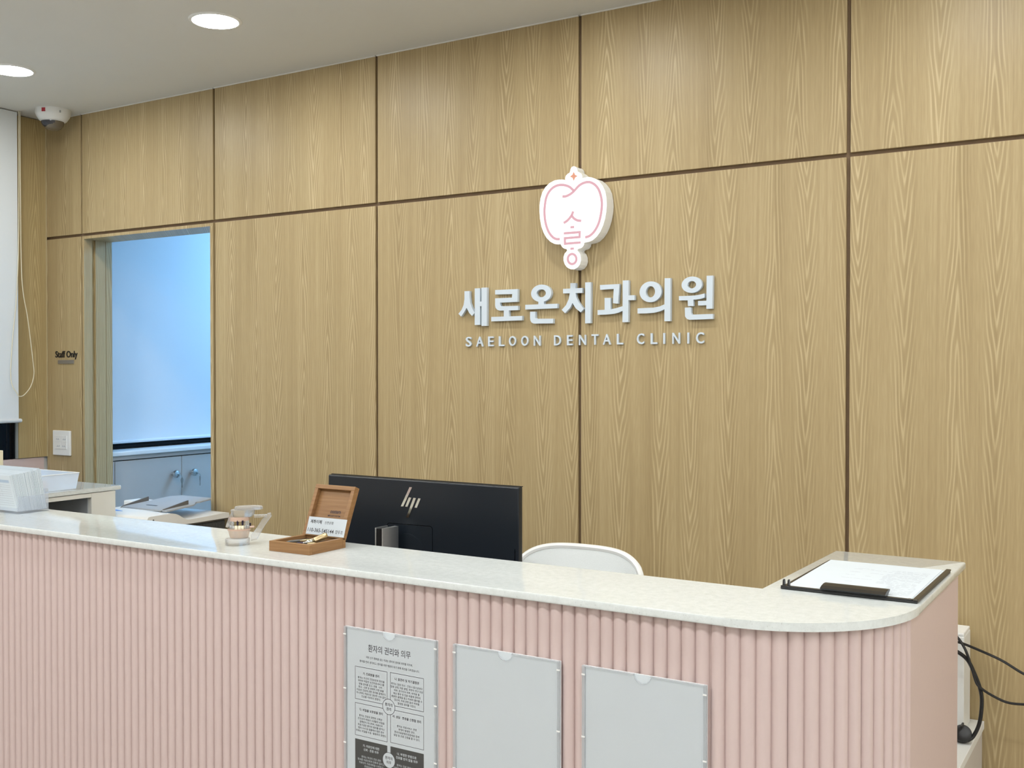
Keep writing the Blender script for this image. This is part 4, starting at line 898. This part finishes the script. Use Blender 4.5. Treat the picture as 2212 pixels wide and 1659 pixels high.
# ================================================================== ACRYLIC HOLDERS ON THE DESK FRONT
HY = -1.0868          # plane of the flute crests
HZ1, HH = 0.9682, 0.305
def holder(x0, label):
    x1 = x0+0.2200; z1 = HZ1; z0 = z1-HH; xc = (x0+x1)/2
    t = thing('acrylic_holder', label, 'sign holder', (xc, HY, z0), group='acrylic holders on the desk front')
    ob('back_plate', bx(x0, x1, HY-0.0022, HY-0.0002, z0, z1, bev=0.0004), 'whiteacrylic', t)
    r = 0.0150; n = 14
    notch = [(xc+r*math.cos(PI+PI*i/n), z1+r*math.sin(PI+PI*i/n)*0.92) for i in range(n+1)]
    bm = B(); prism(bm, [(x0, z0), (x0, z1)] + notch + [(x1, z1), (x1, z0)], HY-0.0068, HY-0.0046); ob('clear_cover', bm, 'cover', t)
    ob('notch_edge', ribbon(B(), notch, 0.0011, HY-0.0070, HY-0.0046, 0), 'covedge', t)
    ob('top_edge', bx(x0, xc-r, HY-0.0070, HY-0.0046, z1-0.0015, z1+0.0002), 'covedge', t); ob('top_edge', bx(xc+r, x1, HY-0.0070, HY-0.0046, z1-0.0015, z1+0.0002), 'covedge', t)
    for a in (x0, x1-0.0052):
        s_ = ob('side_rail', bx(a, a+0.0052, HY-0.0073, HY-0.0022, z0, z1, bev=0.0004), 'covedge', t)
        for dz in (0.0145, 0.119, 0.224): ob('rail_clip', bx(a-0.0002, a+0.0060, HY-0.0082, HY-0.0070, z1-dz-0.0012, z1-dz+0.0012), 'white', s_)
    return t, x0, x1, z0, z1
H1 = holder(-1.3505, 'clear acrylic holder showing the printed patient rights notice, leftmost of three')
H2 = holder(-1.0940, 'middle clear acrylic holder with blank sheet on the pink desk')
H3 = holder(-0.8315, 'rightmost clear acrylic holder with blank sheet on the pink desk')
for (t, x0, x1, z0, z1), lab in ((H2, 'blank pale sheet inside the middle acrylic holder'), (H3, 'blank pale sheet inside the rightmost acrylic holder')):
    o = ob('blank_sheet', bx(x0+0.0058, x1-0.0058, HY-0.0036, HY-0.0030, z0+0.003, z1-0.0008), 'posterpaper', origin=((x0+x1)/2, HY-0.0033, z0+0.003))
    tag(o, lab, 'paper', 'blank sheets in holders')
t, x0, x1, z0, z1 = H1
po = ob('notice_sheet', bx(x0+0.0058, x1-0.0058, HY-0.0036, HY-0.0030, z0+0.003, z1-0.0008), 'posterpaper', origin=((x0+x1)/2, HY-0.0033, z0+0.003))
tag(po, 'printed Korean patient rights notice with boxed text inside the left acrylic holder', 'notice')
PY = HY-0.0038
def pm(u, v, w_): return (u, PY, v)
bm = B(); put_text(bm, '환자의 권리와 의무', pm, box4=(-1.2925, -1.1916, 0.9258, 0.9400), bold=0.006); ob('title_lettering', bm, 'ink', po)
bm = B()
put_text(bm, '저희 신기 행복을 심는 치과는 환자의 권리와 의무를 지키며,', pm, box4=(-1.2979, -1.1870, 0.9122, 0.9169), bold=0.004)
put_text(bm, '환자를 먼저 생각하고, 환자를 위한 병원이 되기 위해 최선을 다하겠습니다.', pm, box4=(-1.3134, -1.1715, 0.9030, 0.9077), bold=0.004)
def block(bm, lines, xc, z, dz, size, bold=0.0):
    for k, l in enumerate(lines): put_text(bm, l, pm, size=size, center=(xc, z-k*dz), bold=bold)
XA, XB = -1.2858, -1.2008; S1 = 0.00475; S2 = 0.0056; DZ_ = 0.0059
block(bm, ['가. 진료받을 권리'], XA, 0.8822, 0, S2, 0.018); block(bm, ['나. 알권리 및 자기결정권'], XB, 0.8838, 0, S2, 0.018)
block(bm, ['환자는 자신의 건강보호와 증진을', '위하여 적절한 보건의료서비스를', '받을 권리를 갖고, 성별 · 나이 ·', '종교 · 신분 및 경제적 사정 등을', '이유로 건강에 관한 권리를 침해받지', '아니하며, 의료인은 정당한 사유 없이', '진료를 거부하지 못한다.'], XA, 0.8735, DZ_, S1, 0.006)
block(bm, ['환자는 담당 의사 · 간호사 등으로부터', '질병 상태, 치료 방법, 의학적 연구 대상', '여부, 장기이식 여부, 부작용 등', '예상 결과 및 진료 비용에 관하여', '충분한 설명을 듣고 자세히 물어볼 수', '있으며, 이에 관한 동의 여부를', '결정할 권리를 가진다.'], XB, 0.8742, DZ_, S1, 0.006)
block(bm, ['다. 비밀을 보호받을 권리'], XA, 0.8123, 0, S2, 0.018); block(bm, ['라. 상담 · 조정을 신청할 권리'], XB, 0.8128, 0, S2, 0.018)
block(bm, ['환자는 진료와 관련된 신체상 ·', '건강상의 비밀과 사생활의 비밀을', '침해받지 아니하며, 의료인과', '의료기관은 환자의 동의를 받거나', '범죄 수사 등 법률에서 정한 경우', '외에는 비밀을 누설 · 발표하지 못한다.'], XA, 0.8008, DZ_, S1, 0.006)
block(bm, ['환자는 의료서비스 관련', '분쟁이 발생한 경우,', '한국의료분쟁조정중재원 등에', '상담 및 조정 신청을 할 수 있다.'], XB, 0.7960, DZ_, S1, 0.006)
ob('body_lettering', bm, 'ink', po)
def frame(u0, u1, v0, v1, name='box_outline'):
    lw = 0.00042; bm = B()
    for a in ((u0, u1, v0, v0+2*lw), (u0, u1, v1-2*lw, v1), (u0, u0+2*lw, v0+2*lw, v1-2*lw), (u1-2*lw, u1, v0+2*lw, v1-2*lw)):
        bm.faces.new([bm.verts.new((p, PY+0.0001, q)) for p, q in ((a[0], a[2]), (a[1], a[2]), (a[1], a[3]), (a[0], a[3]))])
    ob(name, bm, 'ink', po)
frame(-1.3250, -1.2467, 0.8311, 0.8942); frame(-1.2397, -1.1615, 0.8325, 0.8946); frame(-1.3250, -1.2464, 0.7612, 0.8240); frame(-1.2392, -1.1615, 0.7620, 0.8250)
def flat(pts, y, m, nm):
    bm = B(); bm.faces.new([bm.verts.new((p[0], y, p[1])) for p in pts]); return ob(nm, bm, m, po)
flat([(-1.3250, 0.690), (-1.2467, 0.690), (-1.2467, 0.7545), (-1.3250, 0.7545)], PY+0.0001, 'inkdark', 'dark_box'); flat([(-1.2392, 0.690), (-1.1615, 0.690), (-1.1615, 0.7550), (-1.2392, 0.7550)], PY+0.0001, 'inkdark', 'dark_box')
bm = B()
block(bm, ['가. 의료인에 대한', '신뢰 · 존중 의무'], XA, 0.7440, 0.0072, S2, 0.012); block(bm, ['나. 부정한 방법으로', '진료를 받지 않을 의무'], XB, 0.7440, 0.0072, S2, 0.012)
block(bm, ['환자는 자신의 건강 관련', '정보를 의료인에게 정확히 알리고,', '의료인의 치료계획을 신뢰하고', '존중하여야 한다.'], XA, 0.7225, DZ_, S1); block(bm, ['환자는 진료 전에 본인의', '신분을 밝혀야 하고, 다른 사람의', '명의로 진료를 받는 등 부정한', '방법으로 진료를 받지 않는다.'], XB, 0.7225, DZ_, S1)
ob('white_lettering', bm, 'posterpaper', po)
for zc, tx in ((0.8286, ('환자의', '권리')), (0.7277, ('환자의', '의무'))):
    cc = [(-1.2430+0.0148*math.cos(2*PI*k/32), zc+0.0148*math.sin(2*PI*k/32)) for k in range(32)]
    flat(cc, PY-0.00005, 'posterpaper', 'round_badge')
    bm = B(); n = 32
    for k in range(n):
        a0, a1 = 2*PI*k/n, 2*PI*(k+1)/n
        bm.faces.new([bm.verts.new((-1.2430+r*math.cos(a), PY-0.0001, zc+r*math.sin(a))) for r, a in ((0.0142, a0), (0.0151, a0), (0.0151, a1), (0.0142, a1))])
    pmb = lambda u, v, w_: (u, PY-0.00015, v)
    put_text(bm, tx[0], pmb, size=0.0066, center=(-1.2430, zc+0.0040), bold=0.016); put_text(bm, tx[1], pmb, size=0.0066, center=(-1.2430, zc-0.0042), bold=0.016)
    ob('badge_lettering', bm, 'ink', po)

# ================================================================== RIGHT END: LOW CABINET, WHITE BOX, CABLES
t = thing('low_cabinet', 'low white cabinet against the wall beyond the right end of the desk', 'cabinet', (-0.62, -0.23, 0))
ob('top_board', bx(-0.90, -0.3575, -0.385, -0.004, 0.632, 0.650, bev=0.001), 'whitesoft', t)
ob('side_board', bx(-0.375, -0.3575, -0.385, -0.345, 0, 0.6315), 'whitesoft', t)
ob('side_infill', bx(-0.375, -0.361, -0.3445, -0.012, 0, 0.6315), 'cabgrey', t)
ob('side_board', bx(-0.90, -0.882, -0.385, -0.012, 0, 0.6315), 'whitesoft', t)
ob('front_board', bx(-0.881, -0.376, -0.383, -0.367, 0, 0.6315), 'whitesoft', t)
t = thing('white_case', 'tall narrow white case standing on the low cabinet behind the desk', 'case', (-0.47, -0.08, 0.65))
ob('body', bx(-0.56, -0.3845, -0.118, -0.030, 0.6505, 0.866, bev=0.003), 'whitesoft', t)
ob('top_cap', bx(-0.558, -0.3855, -0.116, -0.031, 0.866, 0.873, bev=0.002), 'white', t)
# power plug with its cord, and a thinner looped cable
t = thing('power_plug', 'round black power plug on a thick cord lying on the low cabinet', 'plug', (-0.374, -0.19, 0.65))
pc = Vector((-0.3765, -0.185, 0.6705))
dirp = (Vector((0.0, -2.66, 1.462))-pc).normalized()
bm = B(); lathe(bm, [(0.0150, -0.020), (0.0190, -0.014), (0.0190, 0.002), (0.0175, 0.006), (0.0120, 0.0085), (0.0060, 0.009)], n=26)
bmesh.ops.transform(bm, matrix=Matrix.Translation(pc) @ Vector((0.25, -0.8, 0.45)).normalized().to_track_quat('Z', 'Y').to_matrix().to_4x4(), verts=bm.verts[:]); ob('plug_body', bm, 'plug', t, smooth=True)
bm = box(B(), -0.3785, -0.3745, -0.206, -0.180, 0.687, 0.693); ob('grip_rib', bm, 'plug', t)
bm = box(B(), -0.4005, -0.392, -0.190, -0.184, 0.6725, 0.6765); ob('grip_rib', bm, 'plug', t)
CC = [(-0.42, -0.17, 0.853), (-0.395, -0.17, 0.846), (-0.370, -0.172, 0.830), (-0.355, -0.172, 0.801), (-0.343, -0.172, 0.768), (-0.340, -0.173, 0.738), (-0.344, -0.176, 0.697), (-0.355, -0.182, 0.668), (-0.366, -0.190, 0.6585)]
ob('cord', tube(B(), CC, 0.0042, 10, 6), 'plug', t, smooth=True)
lp = [(-0.425, -0.165, 0.895), (-0.395, -0.170, 0.880), (-0.374, -0.177, 0.854), (-0.360, -0.180, 0.816), (-0.351, -0.181, 0.787), (-0.343, -0.1805, 0.776), (-0.323, -0.172, 0.761), (-0.291, -0.170, 0.749), (-0.257, -0.170, 0.750), (-0.20, -0.168, 0.757), (-0.17, -0.168, 0.773), (-0.175, -0.168, 0.789), (-0.21, -0.169, 0.800), (-0.258, -0.170, 0.815), (-0.305, -0.170, 0.839), (-0.370, -0.167, 0.860), (-0.395, -0.165, 0.865), (-0.425, -0.160, 0.870)]
o = ob('cable', tube(B(), lp, 0.0029, 8, 6), 'plug', smooth=True, origin=(-0.37, -0.17, 0.85))
tag(o, 'thin black looped cable hanging beyond the right end of the desk', 'cable')
